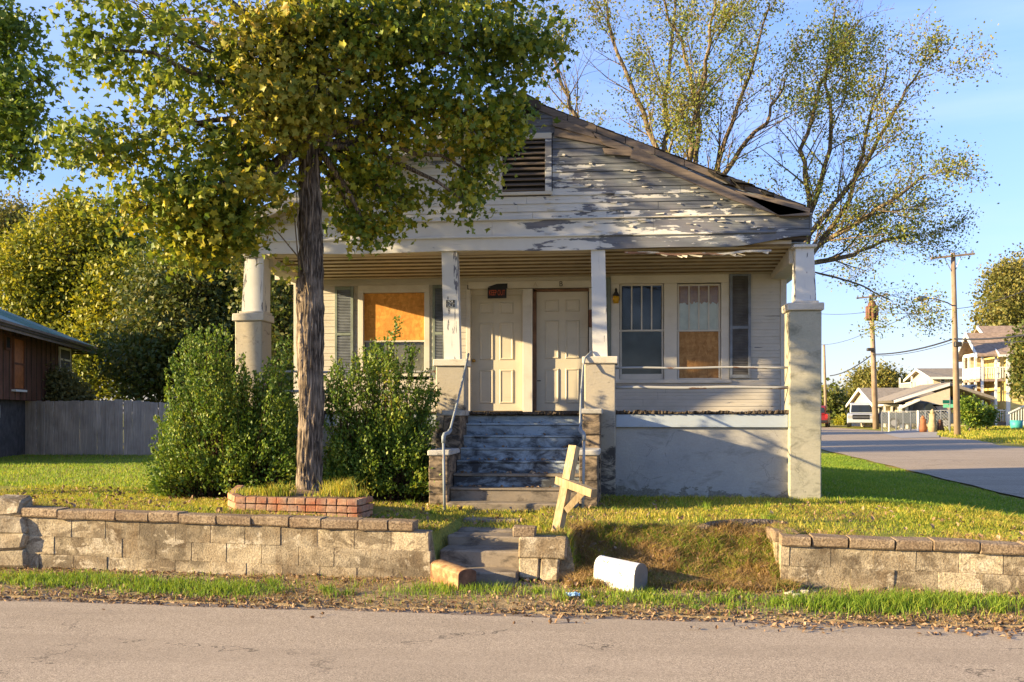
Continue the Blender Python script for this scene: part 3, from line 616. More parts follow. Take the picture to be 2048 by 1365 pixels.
# left overhang: rake board, soffit and apex box
def rake(x0, x1, y0, y1, h, off, mat, name, n=1):
    vs = [(x0, y0, roofz(x0)+off), (x1, y0, roofz(x1)+off), (x1, y0, roofz(x1)+off-h), (x0, y0, roofz(x0)+off-h)]
    return MB().prism(vs, (0, y1-y0, 0)).build(name, mat, house)
rake(XC-.02, HX0-.3, YR0-.03, YR0+.0, .17, .0, M['white'], 'rake_board')
rake(XC-.02, HX0-.0, YR0+.001, YF+.06, .02, -.13, M['ceil'], 'rake_soffit')
MB().prism([(XC-.02, YR0-.034, APEX+.02), (XC+.30, YR0+.1, roofz(XC+.30)+.0), (XC+.30, YR0+.1, roofz(XC+.3)-.12), (XC-.02, YR0-.034, APEX-.16)], (0, .03, 0)).build('broken_apex_board', M['rotwood'], house)
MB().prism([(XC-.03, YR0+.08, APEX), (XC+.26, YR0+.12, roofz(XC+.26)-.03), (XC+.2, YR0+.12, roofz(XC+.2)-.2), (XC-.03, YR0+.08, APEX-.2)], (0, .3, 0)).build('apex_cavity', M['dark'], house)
# right rake: bare sheathing boards, gap, then big weathered plank laid on the edge
def pxp(px, py, Y): x = PX(px, Y); return (x, Y, PZ(py, x, Y))
for (a, b, c, d, dy) in (((1104, 232), (1186, 262), (1190, 276), (1106, 252), 0), ((1110, 256), (1215, 280), (1225, 294), (1108, 272), .02), ((1180, 262), (1262, 296), (1270, 308), (1212, 292), .0), ((1205, 296), (1275, 303), (1262, 312), (1210, 308), -.02)):
    MB().prism([pxp(*q, YF-.02+dy) for q in (a, b, c, d)], (0, .04, 0)).build('sheathing_board', M['greywood'], house)
MB().prism([pxp(*q, YF+.035) for q in ((1190, 276), (1262, 300), (1245, 306), (1212, 294))], (0, .03, 0)).build('roof_gap', M['dark'], house)
P0 = YF-.12
MB().prism([pxp(*q, P0) for q in ((1268, 294), (1380, 343), (1482, 388), (1618, 425), (1560, 431), (1470, 402), (1362, 356), (1260, 316))], (0, .045, 0)).build('rake_plank', M['greywood'], house)
MB().prism([pxp(*q, P0) for q in ((1470, 381), (1620, 417), (1620, 431), (1560, 432), (1482, 388))], (0, .18, 0)).build('rake_end_plank', M['greywood'], house)
for i in range(7):
    px = random.uniform(1230, 1600); py = 196+(px-1050)*.388+random.uniform(-1, 5)
    MB().prism([pxp(px, py, YF-.1), pxp(px+random.uniform(15, 50), py+random.uniform(8, 18), YF-.1), pxp(px+10, py+random.uniform(5, 10), YF-.1)], (0, .12, 0)).build('loose_shingle', M['dshing'], roof)
# gable end return at the right corner, and the eave behind the right column
MB().cbox(HX1-.012, HX1+.02, YF-.01, YF+.4, ZB2-.22, ZB2, .004).build('corner_return', M['frieze'], house)
MB().cbox(HX1+.02, HX1+.20, YF+.75, YB+.2, ZB0-.16, ZB0+.0, .01).build('eave', M['white'], house)
for y in np.arange(YD-.1, YB, .6): MB().cbox(HX0-.32, HX0+.04, y, y+.07, ZB0-.12, ZB0+.02, .005).build('rafter_tail', M['white'], house)
MB().box(HX0-.33, HX0+.03, YF+.4, YB+.2, ZB0+.03, ZB0+.05).build('left_eave_soffit', M['white'], house)
# --- doors
def door(px0, px1, pyt, pyb, name, knob, swing=0):
    Y = YD+.115; x0, x1 = PX(px0, Y), PX(px1, Y); z0, z1 = ZFL, PZ(pyt, (x0+x1)/2, Y)
    w = x1-x0; h = z1-z0
    d = MB().cbox(x0, x1, Y, Y+.04, z0, z1, .003).build('door', M['door'], house)
    for (ua, ub) in ((.16, .44), (.56, .84)):
        for (va, vb) in ((.07, .36), (.44, .76), (.83, .93)):
            a, b, c, e = x0+ua*w, x0+ub*w, z0+va*h, z0+vb*h; m = .018
            # raised panel inside a recessed moulding
            V = [(a, Y-.001, c), (b, Y-.001, c), (b, Y-.001, e), (a, Y-.001, e)]
            fr = [(a, c), (b, c), (b, e), (a, e)]; r1 = [(a+m, c+m), (b-m, c+m), (b-m, e-m), (a+m, e-m)]; r2 = [(a+2.2*m, c+2.2*m), (b-2.2*m, c+2.2*m), (b-2.2*m, e-2.2*m), (a+2.2*m, e-2.2*m)]
            vs = [(x, Y-.002, z) for x, z in fr]+[(x, Y-.018, z) for x, z in r1]+[(x, Y-.006, z) for x, z in r2]
            MB().add(vs, [(i, (i+1) % 4, 4+(i+1) % 4, 4+i) for i in range(4)]+[(4+i, 4+(i+1) % 4, 8+(i+1) % 4, 8+i) for i in range(4)]+[(8, 9, 10, 11)]).build('panel', M['door'], d, fix=False)
    return d, x0, x1, z0, z1, Y
d1, a0, a1, zz0, zz1, Yq = door(943, 1043, 589, 820, 'door', 'l')
kx, kz = PX(948, Yq), PZ(722, PX(948, Yq), Yq)
MB().tube([(kx, Yq-.0, kz), (kx, Yq-.03, kz), (kx, Yq-.035, kz), (kx, Yq-.06, kz), (kx, Yq-.075, kz)], [.03, .012, .02, .03, .012], 14).build('knob', M['brass'], d1, True)
d2, b0, b1, _, zz2, Yq = door(1073, 1176, 583, 820, 'door', 'r')
kx, kz = PX(1078, Yq), PZ(762, PX(1078, Yq), Yq)
MB().cbox(kx-.03, kx+.03, Yq-.02, Yq, kz-.008, kz+.008, .003).build('latch', M['iron'], d2)
MB().cbox(PX(937, YD), PX(1183, YD), YD-.03, YD+.1, hz(577, 1060, YD), hz(563, 1060, YD), .004).build('door_header', M['white'], house)
MB().cbox(PX(1046, YD), PX(1065, YD), YD-.025, YD+.14, ZFL, hz(578, 1060, YD), .004).build('door_mullion', M['white'], house)
MB().cbox(PX(933, YD), PX(941, YD), YD-.025, YD+.14, ZFL, hz(578, 1060, YD), .004).build('door_jamb', M['white'], house)
MB().cbox(PX(1178, YD), PX(1187, YD), YD-.025, YD+.14, ZFL, hz(578, 1060, YD), .004).build('door_jamb', M['white'], house)
MB().box(PX(1065.5, YD), PX(1072, YD), YD+.06, YD+.15, ZFL, hz(579, 1070, YD)).build('dark_jamb', M['jamb'], house)
MB().box(PX(1066, YD), PX(1178, YD), YD+.06, YD+.15, hz(583, 1070, YD), hz(579, 1070, YD)+.01).build('dark_head_jamb', M['jamb'], house)
MB().box(PX(941, YD), PX(1046, YD), YD+.08, YD+.15, hz(589, 1000, YD), hz(577, 1000, YD)).build('door_head_stop', M['door'], house)
MB().box(PX(1042.5, YD), PX(1046, YD), YD+.05, YD+.15, ZFL, hz(585, 1000, YD)).build('door_stop', M['door'], house)
MB().box(PX(935, YD), PX(1186, YD), YD-.01, YD+.16, ZFL-.02, ZFL+.02).build('threshold', M['rotwood'], house)
# --- windows
def frame(x0, x1, z0, z1, Y, w, d, mat, parent, name='frame', back=.1):
    for (a, b, c, e) in ((x0-w, x0, z0-w*.0, z1), (x1, x1+w, z0, z1), (x0-w, x1+w, z1+.0005, z1+w), (x0-w-.02, x1+w+.02, z0-.05, z0-.0005)):
        MB().cbox(a, b, Y-d-(.03 if e < z0 else 0), Y+back, c, e, .004).build('sill' if e < z0 else name, mat, parent)
def wx(px, Y=YD): return PX(px, Y)
# left window
wz0, wz1 = hz(748, 790, YD), hz(586, 790, YD)
win = MB().box(wx(726), wx(850), YD+.13, YD+.16, wz0, wz1).build('window', M['dark'], house)
frame(wx(727), wx(849), wz0, wz1, YD, .095, .03, M['white'], win)
zs = hz(681, 790, YD)
MB().cbox(wx(727)+.002, wx(849)-.002, YD+.045, YD+.06, zs, wz1-.002, .002).build('plywood_board', M['osb'], win)
MB().cbox(wx(727), wx(849), YD+.03, YD+.07, zs-.03, zs-.001, .003).build('meeting_rail', M['white'], win)
MB().box(wx(727)+.01, wx(849)-.01, YD+.1, YD+.11, wz0+.01, zs-.03).build('boarding', M['greyboard'], win)
MB().box(wx(727)+.005, wx(849)-.005, YD+.075, YD+.08, wz0+.005, zs-.03).build('pane', M['glass'], win)
MB().cbox(wx(717), wx(859), YD-.034, YD-.0, hz(584, 790, YD)+.03, hz(571, 790, YD), .004).build('head_casing', M['white'], win)
# right pair of sashes
wz0r, wz1r = hz(752, 1340, YD), hz(566, 1340, YD)
for idx, (pa, pb) in enumerate(((1240, 1327), (1355, 1441))):
    xa, xb = wx(pa), wx(pb); zm = PZ(661, (xa+xb)/2, YD); z0_ = PZ(760, (xa+xb)/2, YD); z1_ = PZ(568, (xa+xb)/2, YD)
    win = MB().box(xa-.01, xb+.01, YD+.15, YD+.165, z0_, z1_).build('window', M['dark'], house)
    for (a, b, c, e, n_) in ((xa-.0, xa+.03, z0_, z1_, 'stile'), (xb-.03, xb, z0_, z1_, 'stile'), (xa+.031, xb-.031, z1_-.03, z1_, 'top_rail'), (xa-.02, xb+.02, zm-.02, zm+.012, 'meeting_rail'), (xa+.031, xb-.031, z0_, z0_+(.10 if idx == 0 else .03), 'bottom_rail')):
        MB().cbox(a, b, YD+(.01 if n_ == 'meeting_rail' else .025), YD+.06, c, e, .003).build(n_, M['white'], win)
    for k in range(1, 4):
        xm = xa+.03+(xb-xa-.06)*k/4; MB().cbox(xm-.011, xm+.011, YD+.022, YD+.045, zm+.013, z1_-.031, .002).build('muntin', M['white'], win)
    xe = [xa+.03+(xb-xa-.06)*k/4 for k in range(5)]
    for k in range(4): MB().box(xe[k]+.012, xe[k+1]-.012, YD+.047, YD+.050, zm+.013, z1_-.031).build('pane', M['glass'], win)
    if idx == 0:
        MB().box(xa+.031, xb-.031, YD+.04, YD+.044, z0_+.10, zm-.02).build('pane', M['glass'], win)
        MB().box(xa+.03, xb-.03, YD+.1, YD+.105, z0_, zm).build('dim_curtain', M['curtain'], win)
        MB().box(xa+.03, xb-.03, YD+.13, YD+.135, zm, z1_).build('inner_blind', M['dark'], win)
    else:
        MB().cbox(xa+.031, xb-.031, YD+.034, YD+.048, z0_+.031, zm-.021, .002).build('plywood_board', M['osbd'], win)
        zmid = PZ(608, (xa+xb)/2, YD)
        MB().box(xa+.03, xb-.03, YD+.07, YD+.08, zmid, z1_).build('plywood_board', M['osbd'], win)
        r = random.Random(3); n = 26; top = [(xa+.03+(xb-xa-.06)*i/n, YD+.066, zmid+.02+r.uniform(-.03, .03)) for i in range(n+1)]
        MB().prism([(xa+.03, YD+.066, zm)]+top+[(xb-.03, YD+.066, zm)], (0, .006, 0)).build('torn_paper', M['signwhite'], win)
# casing round the pair
MB().cbox(wx(1222), wx(1458), YD-.035, YD+.1, hz(567, 1340, YD), hz(547, 1340, YD), .004).build('window_head', M['white'], house)
for (pa, pb) in ((1222, 1239), (1328, 1354), (1442, 1458)):
    MB().cbox(wx(pa), wx(pb), YD-.028, YD+.12, hz(761, 1340, YD), hz(567, 1340, YD)-.001, .004).build('window_casing', M['white'], house)
MB().cbox(wx(1222)-.02, wx(1460)+.02, YD-.06, YD+.1, hz(767, 1340, YD), hz(761, 1340, YD), .004).build('window_sill', M['white'], house)
# shutters
def shutter(px0, px1, pyt, pyb, mat, mats):
    x0, x1 = wx(px0), wx(px1); z0, z1 = PZ(pyb, (x0+x1)/2, YD), PZ(pyt, (x0+x1)/2, YD); Y = YD-.055
    s = MB().box(x0+.02, x1-.02, Y+.03, Y+.034, z0+.02, z1-.02).build('shutter', mats, house)
    zm = z0+(z1-z0)*.48
    for (a, b, c, e) in ((x0, x0+.045, z0, z1), (x1-.045, x1, z0, z1), (x0+.046, x1-.046, z1-.06, z1), (x0+.046, x1-.046, z0, z0+.06), (x0+.046, x1-.046, zm-.025, zm+.025)):
        MB().cbox(a, b, Y, Y+.036, c, e, .003).build('shutter_frame', mat, s)
    mb = MB(); z = z0+.065
    while z < z1-.07:
        if not zm-.04 < z < zm+.02: mb.prism([(x0+.046, Y+.004, z), (x0+.046, Y+.002, z+.006), (x0+.046, Y+.028, z+.024), (x0+.046, Y+.03, z+.018)], (x1-x0-.092, 0, 0))
        z += .027
    mb.build('louvre_slats', mats, s)
shutter(671, 708, 574, 757, M['green'], M['shutgrey']); shutter(866, 892, 571, 757, M['green'], M['shutgrey']); shutter(1210, 1221, 556, 757, M['green'], M['slatd']); shutter(1459, 1501, 546, 757, M['shutgrey'], M['slatd'])
# --- steps
RX = [(935, 1161), (925, 1162), (919, 1163), (916, 1163), (908, 1163), (902, 1163), (897, 1163)]
zr = [ZFL-.02, 1.61, 1.435, 1.26, 1.085, .91, .735, .56]; Ys = [YF-.02, YF-.18, YF-.46, YF-.74, YF-1.02, YF-1.30, YF-1.58]
xl, xrt = PX(900, YF-1.58), PX(1163, YF-1.0)
stairs = MB().box(xl+.02, xrt-.02, YF-1.5, YF+.12, .35, .55).build('front_steps', M['step'], house)
for k in range(7):
    y0 = Ys[k]; st = M['slab'] if k == 6 else M['step']
    r = MB().cbox(xl, xrt, y0, YF+.12 if k == 0 else Ys[k-1]+.02, zr[k+1]-.1, zr[k]-.03 if k > 0 else zr[0]-.04, .01, .003).build('riser', st, stairs)
    if k > 0: MB().cbox(xl, xrt, y0-.022, Ys[k-1]+.015, zr[k]-.0295, zr[k], .01, .004).build('tread', M['step'] if k < 5 else M['slab'], stairs)
ragged(xl+.02, xrt, YF-.12, YF+.15, zr[0]+.0, .03, .02, 5).build('landing_edge', M['rotwood'], stairs)
MB().cbox(PX(893, YF-1.9), PX(1157, YF-1.9), YF-1.92, YF-1.56, .3, .562, .015, .006).build('bottom_slab', M['slab'], stairs)
def cheek(xa, xb, y0, y1, ztop, mat, capm_, nm='cheek_wall'):
    c = MB().cbox(xa, xb, y0, y1, .35, ztop-.075, .01, .004).build(nm, mat, house)
    MB().cbox(xa-.02, xb+.03, y0-.03, y1, ztop-.074, ztop, .012, .004).build('cap', capm_, c)
    # courses of brick showing on the front
    nb = int((ztop-.62)/.2)
    for i in range(nb+2):
        z0 = .45+i*.2
        if z0+.19 < ztop-.08: MB().cbox(xa-.004, xb+.004, y0-.012, y0+.05, z0, z0+.19, .012, .006).build('block', mat, c)
cheek(xl-.26, xl-.005, YF-1.75, YF-.86, 1.26, M['cheek'], M['cheekcap']); cheek(xl-.22, xl+.02, YF-.85, YF-.01, 1.80, M['cheek'], M['cheekcap'])
cheek(xrt+.0, xrt+.24, YF-1.75, YF-.86, 1.27, M['cheek'], M['cheekcap']); cheek(xrt+.01, xrt+.26, YF-.85, YF-.01, 1.83, M['cheek'], M['cheekcap'])
# handrails
def rail(pts, r, name='handrail', mat=None):
    P = [W(*p) for p in pts]; return MB().tube(P, r, 10).build(name, mat or M['pipe'], house, True)
h = rail([(889, 1022, 13.0), (887, 885, 13.0)], .018); MB().tube([W(887, 886, 13.0), W(887, 874, 13.0), W(889, 869, 13.02), W(897, 866, 13.1), W(901, 860, 13.2)], .027, 10).build('elbow', M['pipe'], h, True)
rail([(900, 862, 13.2), (922, 776, 14.3), (937, 708, 15.1)], .016)
h = rail([(1166, 1022, 13.0), (1168, 880, 13.0)], .018); MB().tube([W(1168, 882, 13), W(1168, 872, 13), W(1166, 866, 13.02), W(1162, 863, 13.1), W(1160, 856, 13.15)], .028, 10).build('elbow', M['pipe'], h, True)
rail([(1160, 858, 13.15), (1162, 790, 14.2), (1166, 735, 15.0), (1170, 716, 15.05), (1184, 703, 15.12)], .015)
def porch_rail(pxa, pxb, py, r):
    Y = YF+.12; xa, xb = PX(pxa, Y), PX(pxb, Y); z = PZ(py, xb, Y)
    n = 12; MB().tube([(xa+(xb-xa)*i/n, Y, z+.006*math.sin(i)) for i in range(n+1)], r, 8).build('porch_rail', M['rail'], house, True)
porch_rail(1230, 1581, 735, .017); porch_rail(1230, 1581, 775, .024); porch_rail(540, 872, 743, .017); porch_rail(540, 872, 783, .024)
# wall lantern
lx = PX(1232, YD-.1); lan = MB().cyl((lx, YD-.03, PZ(592, lx, YD)), (lx, YD-.07, PZ(592, lx, YD)), .035, 12).build('porch_lantern', M['iron'], house)
zl = PZ(608, lx, YD)
MB().tube([(lx, YD-.1, zl), (lx, YD-.1, zl+.07), (lx, YD-.1, zl+.12)], [.045, .06, .05], 10).build('amber_globe', M['amber'], lan, True)
MB().tube([(lx, YD-.1, zl+.12), (lx, YD-.1, zl+.14), (lx, YD-.1, zl+.2), (lx, YD-.1, zl+.23), (lx, YD-.1, zl+.26)], [.055, .06, .02, .025, .004], 10).build('lantern_cap', M['iron'], lan, True)
MB().tube([(lx, YD-.06, zl+.17), (lx, YD-.1, zl+.21)], .01, 6).build('bracket', M['iron'], lan)
# small rusty letter box beside the right door
lbx = PX(1181, YD-.05)
o = MB().cbox(lbx-.03, lbx+.09, YD-.13, YD-.03, hz(655, 1181, YD), hz(621, 1181, YD), .01).build('wall_letter_box', M['rust'], house)
# lettering
def text(body, size, loc, mat, name, parent, rot=(math.pi/2, 0, 0), ext=.002, sx=1.):
    cu = bpy.data.curves.new('t', 'FONT'); cu.body = body; cu.size = size; cu.extrude = ext; cu.align_x = 'CENTER'; cu.align_y = 'CENTER'
    to = bpy.data.objects.new('t', cu); COL.objects.link(to); dg = bpy.context.evaluated_depsgraph_get(); me = bpy.data.meshes.new_from_object(to.evaluated_get(dg)); bpy.data.objects.remove(to)
    me.materials.clear(); me.materials.append(mat); return place(name, me, loc, parent, rot, (sx, 1, 1))
text('B', .13, (PX(1122, YD), YD-.034, PZ(569, PX(1122, YD), YD)), M['iron'], 'unit_letter', house, sx=.9)
text('A', .11, (PX(1071, YD), YD-.033, PZ(570, PX(1071, YD), YD)), plain('faded_letter', (.40, .34, .24)), 'unit_letter', house)
sx_, sz_ = PX(993, YD-.06), hz(583, 993, YD-.06)
sg = thing('keep_out_sign', 'black keep out sign with orange letters nailed over the left door', 'sign', (sx_, YD-.06, sz_))
MB().prism([(sx_-.155, YD-.06, sz_-.125), (sx_+.175, YD-.06, sz_-.12), (sx_+.175, YD-.06, sz_+.06), (sx_-.155, YD-.06, sz_+.07)], (0, .006, 0)).build('panel', M['black'], sg)
MB().prism([(sx_-.02, YD-.048, sz_+.05), (sx_+.19, YD-.048, sz_+.05), (sx_+.19, YD-.048, sz_+.135), (sx_+.0, YD-.048, sz_+.13), (sx_-.15, YD-.048, sz_+.08)], (0, .005, 0)).build('backing_sign', M['black'], sg)
text('KEEP OUT', .10, (sx_+.008, YD-.063, sz_-.03), M['red'], 'lettering', sg, ext=.001, sx=.62).scale = (.62, 1.35, 1)
fx, fz = PX(901, YF+.03), hz(608, 901, YF+.03)
sg = thing('for_sale_sign', 'small black for sale notice with white letters on the porch post left of the doors', 'sign', (fx, YF+.03, fz))
MB().box(fx-.07, fx+.07, YF+.028, YF+.033, fz-.065, fz+.065).build('panel', M['signwhite'], sg)
for dz, tx in ((.03, 'FOR'), (-.03, 'SALE')):
    MB().box(fx-.066, fx+.066, YF+.0255, YF+.028, fz+dz-.027, fz+dz+.027).build('black_band', M['black'], sg)
    text(tx, .062, (fx, YF+.024, fz+dz), M['signwhite'], 'lettering', sg, ext=.0008, sx=.75)
# ------------------------------------------------------------------ retaining walls
RZ, RY = math.atan(SL), .0185
def wz(x): return .72-.0185*(x+6.8)
def unit_block(seed, b=.012, j=.006):
    random.seed(seed); mb = MB().cbox(-.5, .5, -.5, .5, -.5, .5, .04, .015); me = bpy.data.meshes.new('concrete_block'); me.from_pydata(mb.v, [], mb.f)
    import bmesh
    bm = bmesh.new(); bm.from_mesh(me); bmesh.ops.recalc_face_normals(bm, faces=bm.faces); bm.to_mesh(me); bm.free(); return me
def real_block(L, Dp, H, b, j, mat, seed):
    random.seed(seed); mb = MB().cbox(-L/2, L/2, -Dp/2, Dp/2, -H/2, H/2, b, j); me = bpy.data.meshes.new('concrete_block'); me.from_pydata(mb.v, [], mb.f); me.materials.append(mat)
    import bmesh
    bm = bmesh.new(); bm.from_mesh(me); bmesh.ops.recalc_face_normals(bm, faces=bm.faces); bmesh.ops.bevel(bm, geom=[e for e in bm.edges if e.calc_length() > .1], offset=.004, segments=1, affect='EDGES') if False else None
    bm.to_mesh(me); bm.free(); return me
BLK = [real_block(1, .2, .202, .005, .003, M['block'], i) for i in range(5)]; BLKP = [real_block(1, .2, .202, .005, .003, M['blockp'], i+9) for i in range(5)]; CAPB = [real_block(1, .25, .105, .016, .008, M['capb'], i+20) for i in range(5)]
random.seed(11)
def wall_run(parent, xa, xb, pale, start=0, capdz=0., skipcap=None, caplen=.40):
    for c in range(4):                # cap, two courses, footing course
        if c == 0: zoff, H, L0 = -.053, .105, caplen
        else: zoff, H, L0 = -.107-.2*(c-1)-.1, .2, .405
        x = xa-(c % 2)*.2-start
        while x < xb-.01:
            L = L0*random.uniform(.97, 1.03) if c else L0*random.uniform(.8, 1.15)
            a, b = max(x, xa), min(x+L, xb if c else xb-(.17 if parent_left else 0)); x += L
            if b-a < .05: continue
            xm = (a+b)/2; s = .1+random.uniform(-.006, .006)-(.02 if c == 0 else 0)
            if c == 3: s += .0; 
            set_ = BLKP if (pale and c > 0) or random.random() < .18 else BLK
            me = CAPB[random.randrange(5)] if c == 0 else set_[random.randrange(5)]
            place('cap_block' if c == 0 else 'concrete_block', me, (xm, SY(xm, s), wz(xm)+zoff+random.uniform(-.003, .003)+(random.uniform(-.006, .006) if c == 0 else 0)), parent,
                  (random.uniform(-.01, .01), RY+random.uniform(-.004, .004), RZ+random.uniform(-.01, .01)), (b-a-random.choice((.001, .003, .008)), 1, 1))
    # mortar core
    mb = MB(); v = []
    for x in (xa+.02, xb-.02):
        for s, z in ((.009, -.6), (.009, -.10), (.18, -.10), (.18, -.6)): v.append((x, SY(x, s), wz(x)+z))
    mb.add(v, [(0, 1, 2, 3), (4, 5, 6, 7), (0, 1, 5, 4), (1, 2, 6, 5), (2, 3, 7, 6), (3, 0, 4, 7)]).build('mortar_core', M['mortar'], parent)
XL1 = PX(861, SY(-1.9, 0)); XR0 = PX(1562, SY(1.65, 0))
rw = thing('retaining_wall', 'long leaning concrete block wall with lichened caps along the verge left of the lower steps', 'wall', (-4.4, SY(-4.4, .1), 0), 'concrete block retaining walls by the road')
parent_left = True
wall_run(rw, -8.6, XL1, False)
# broken end pillar at far left
for i, (dz, w, j) in enumerate(((.03, .24, .03), (-.16, .30, .03), (-.35, .34, .03), (-.54, .36, .02))):
    x = PX(20, SY(-6.9, -.05)); me = real_block(w+.10, .28, .19, .03, j, M['block'], 40+i); place('pillar_block', me, (x-.02, SY(x, .06), wz(x)+dz-.02), rw, (0, .02, RZ+random.uniform(-.06, .06)))
# right wall
parent_left = False
rw2 = thing('retaining_wall', 'pale cracked concrete block wall right of the collapsed bank with overhanging caps', 'wall', (3.5, SY(3.5, .1), 0), 'concrete block retaining walls by the road')
wall_run(rw2, XR0, 7.1, True, .13, caplen=.42)
for i, s in enumerate((.42, .80)):   # short return at the left end
    for dz, me in ((-.053, CAPB[i]), (-.207, BLKP[i]), (-.407, BLKP[i+2])):
        place('return_block', me, (XR0+.1, SY(XR0, s), wz(XR0)+dz-.02*i), rw2, (0, 0, math.pi/2+RZ), (.37, 1, 1))
# stub beside the steps
st = thing('wall_stub', 'broken pale block stub with a loose cap block right of the lower steps', 'wall', (-.75, SY(-.75, .1), 0))
sa, sb = PX(1038, SY(-.9, 0)), PX(1128, SY(-.5, 0))
for (a, b, z, H, sc_) in ((sa, sb+.04, .385, .21, 1), (sa, (sa+sb)/2-.02, .165, .22, 1), ((sa+sb)/2-.01, sb-.04, .16, .22, 1)):
    me = real_block(b-a-.005, .22, H, .018, .012, M['blockp'], int(a*100) % 50+int(z*100)); place('concrete_block', me, ((a+b)/2, SY(0, .1)+SL*(a+b)/2, z), st, (0, .01, RZ))
me = real_block(.24, .2, .10, .012, .008, M['capb'], 77); place('loose_block', me, (PX(1049, SY(-.9, .1)), SY(-.9, .11), .545), st, (0, .0, RZ+.05))
# rubble heap at the foot of the right wall
rb = MB()
for i in range(46):
    x = XR0+random.gauss(.05, .14); s = -.16+random.gauss(0, .07); r = random.uniform(.012, .05)
    rb.cbox(x-r, x+r*random.uniform(.6, 1.3), SY(x, s)-r*.7, SY(x, s)+r*.7, .02, .03+r*random.uniform(.6, 1.4), .012, r*.35)
tag(rb.build('mortar_rubble', M['gravelwhite']), 'pale heap of broken mortar rubble at the left foot of the right wall', 'rubble')
# ------------------------------------------------------------------ lower steps and path
ls = thing('garden_steps', 'low worn concrete steps rising from the verge between wall and stub', 'steps', (-1.4, SY(-1.4, 0), 0))
for k, (s0, s1, zt) in enumerate(((-.12, .34, .145), (.22, .75, .315), (.62, 1.02, .415))):
    a, b = STEPX[0]+.01*k, STEPX[1]+.0; me = real_block(b-a, s1-s0, .19 if k < 2 else .12, .016, .006, M['slab'], 60+k); xm = (a+b)/2
    place('step', me, (xm, SY(xm, (s0+s1)/2), zt-(.095 if k < 2 else .06)), ls, (0, random.uniform(-.01, .01), RZ))
pt = thing('path_slabs', 'sunken flat path slabs in the grass between garden steps and porch steps', 'path', (-1.0, 12.2, .48))
for (px, D, w, d) in ((990, 11.75, .85, .30), (985, 12.2, .7, .24), (960, 11.3, .8, .2)):
    p = W(px, 900, D); me = real_block(w, d, .06, .012, .006, M['slab'], int(D*10)); place('paving_slab', me, (p.x, p.y, gzf(p.x, p.y)+.005), pt, (0, 0, random.uniform(-.08, .02)))
# ------------------------------------------------------------------ brick planter
pl = thing('brick_planter', 'low red brick planter around the maple trunk behind the block wall', 'planter', (-3.6, 11.3, .5))
pf = [W(463, 0, 11.95), W(481, 0, 11.45), W(600, 0, 11.38), W(712, 0, 11.30), W(739, 0, 11.75), W(735, 0, 12.9), W(600, 0, 13.3), W(480, 0, 13.1)]
bm_ = real_block(.112, .1, .072, .006, .003, M['brick'], 90); bm2 = real_block(.112, .1, .072, .006, .004, M['brick'], 91)
zt = .80; random.seed(5)
for c in range(4):
    dist = (c % 2)*.06
    for i in range(len(pf)):
        if i in (4, 5, 6): continue
        a, b = pf[i], pf[(i+1) % len(pf)]; a = Vector((a.x, a.y, 0)); b = Vector((b.x, b.y, 0)); L = (b-a).length; d = (b-a)/L; t = dist if dist > 0 else .06
        ang = math.atan2(d.y, d.x)
        while t < L-.02:
            if not (c == 0 and random.random() < .04): 
                p = a+d*t; place('brick', random.choice((bm_, bm2)), (p.x+random.uniform(-.004, .004), p.y+random.uniform(-.007, .007), zt-.037-.083*c-.012*(p.x+3.6)), pl, (0, .01, ang+random.uniform(-.03, .03)), (1, 1, 1))
            t += .122
        dist = 0.02
cx_ = sum((p.x for p in pf))/8; cy_ = sum((p.y for p in pf))/8
v = [(p.x+(cx_-p.x)*(.06 if i_ < 5 else -.1), p.y+(cy_-p.y)*(.06 if i_ < 5 else -.1), zt-.03-.12*(i_ >= 5)) for i_, p in enumerate(pf)]+[(cx_, cy_, zt+.04)]
stuff(MB().add(v, [(i, (i+1) % 8, 8) for i in range(8)]).build('planter_soil', M['soil'], pl))
v = [(p.x+(cx_-p.x)*.03, p.y+(cy_-p.y)*.03, z) for z in (.3, zt-.02) for p in pf]
MB().add(v, [(i, (i+1) % 8, 8+(i+1) % 8, 8+i) for i in (0, 1, 2, 3, 7)]).build('mortar_core', M['mortar'], pl)
# ------------------------------------------------------------------ leaning mailbox post
A, B = W(1114, 1066, 10.75), W(1149, 893, 10.95)
po = thing('mailbox_post', 'leaning pale wooden post with a cross arm and diagonal brace but no mailbox', 'post', A)
def beam(a, b, w, h, side, mat, name, parent):
    a = Vector(a); b = Vector(b); d = (b-a).normalized(); s = Vector(side); s = (s-d*s.dot(d)).normalized(); u = d.cross(s); vs = []
    for p in (a, b):
        for i, j in ((-1, -1), (1, -1), (1, 1), (-1, 1)): vs.append(p+s*(i*w/2)+u*(j*h/2))
    return MB().add(vs, [(0, 1, 5, 4), (1, 2, 6, 5), (2, 3, 7, 6), (3, 0, 4, 7), (4, 5, 6, 7), (3, 2, 1, 0)]).build(name, mat, parent)
sd = Vector((math.cos(.7), -math.sin(.7), 0)); sd2 = Vector((1, .55, 0))
beam(A, B, .095, .095, (math.cos(-.5), math.sin(-.5), 0), M['pine'], 'upright', po)
beam(W(1116, 960, 10.95), W(1188, 987, 10.5), .085, .085, (0, 0, 1), M['pine'], 'cross_arm', po)
beam(W(1133, 1020, 10.78), W(1172, 978, 10.62), .08, .07, (.4, .8, .4), M['pine'], 'brace', po)
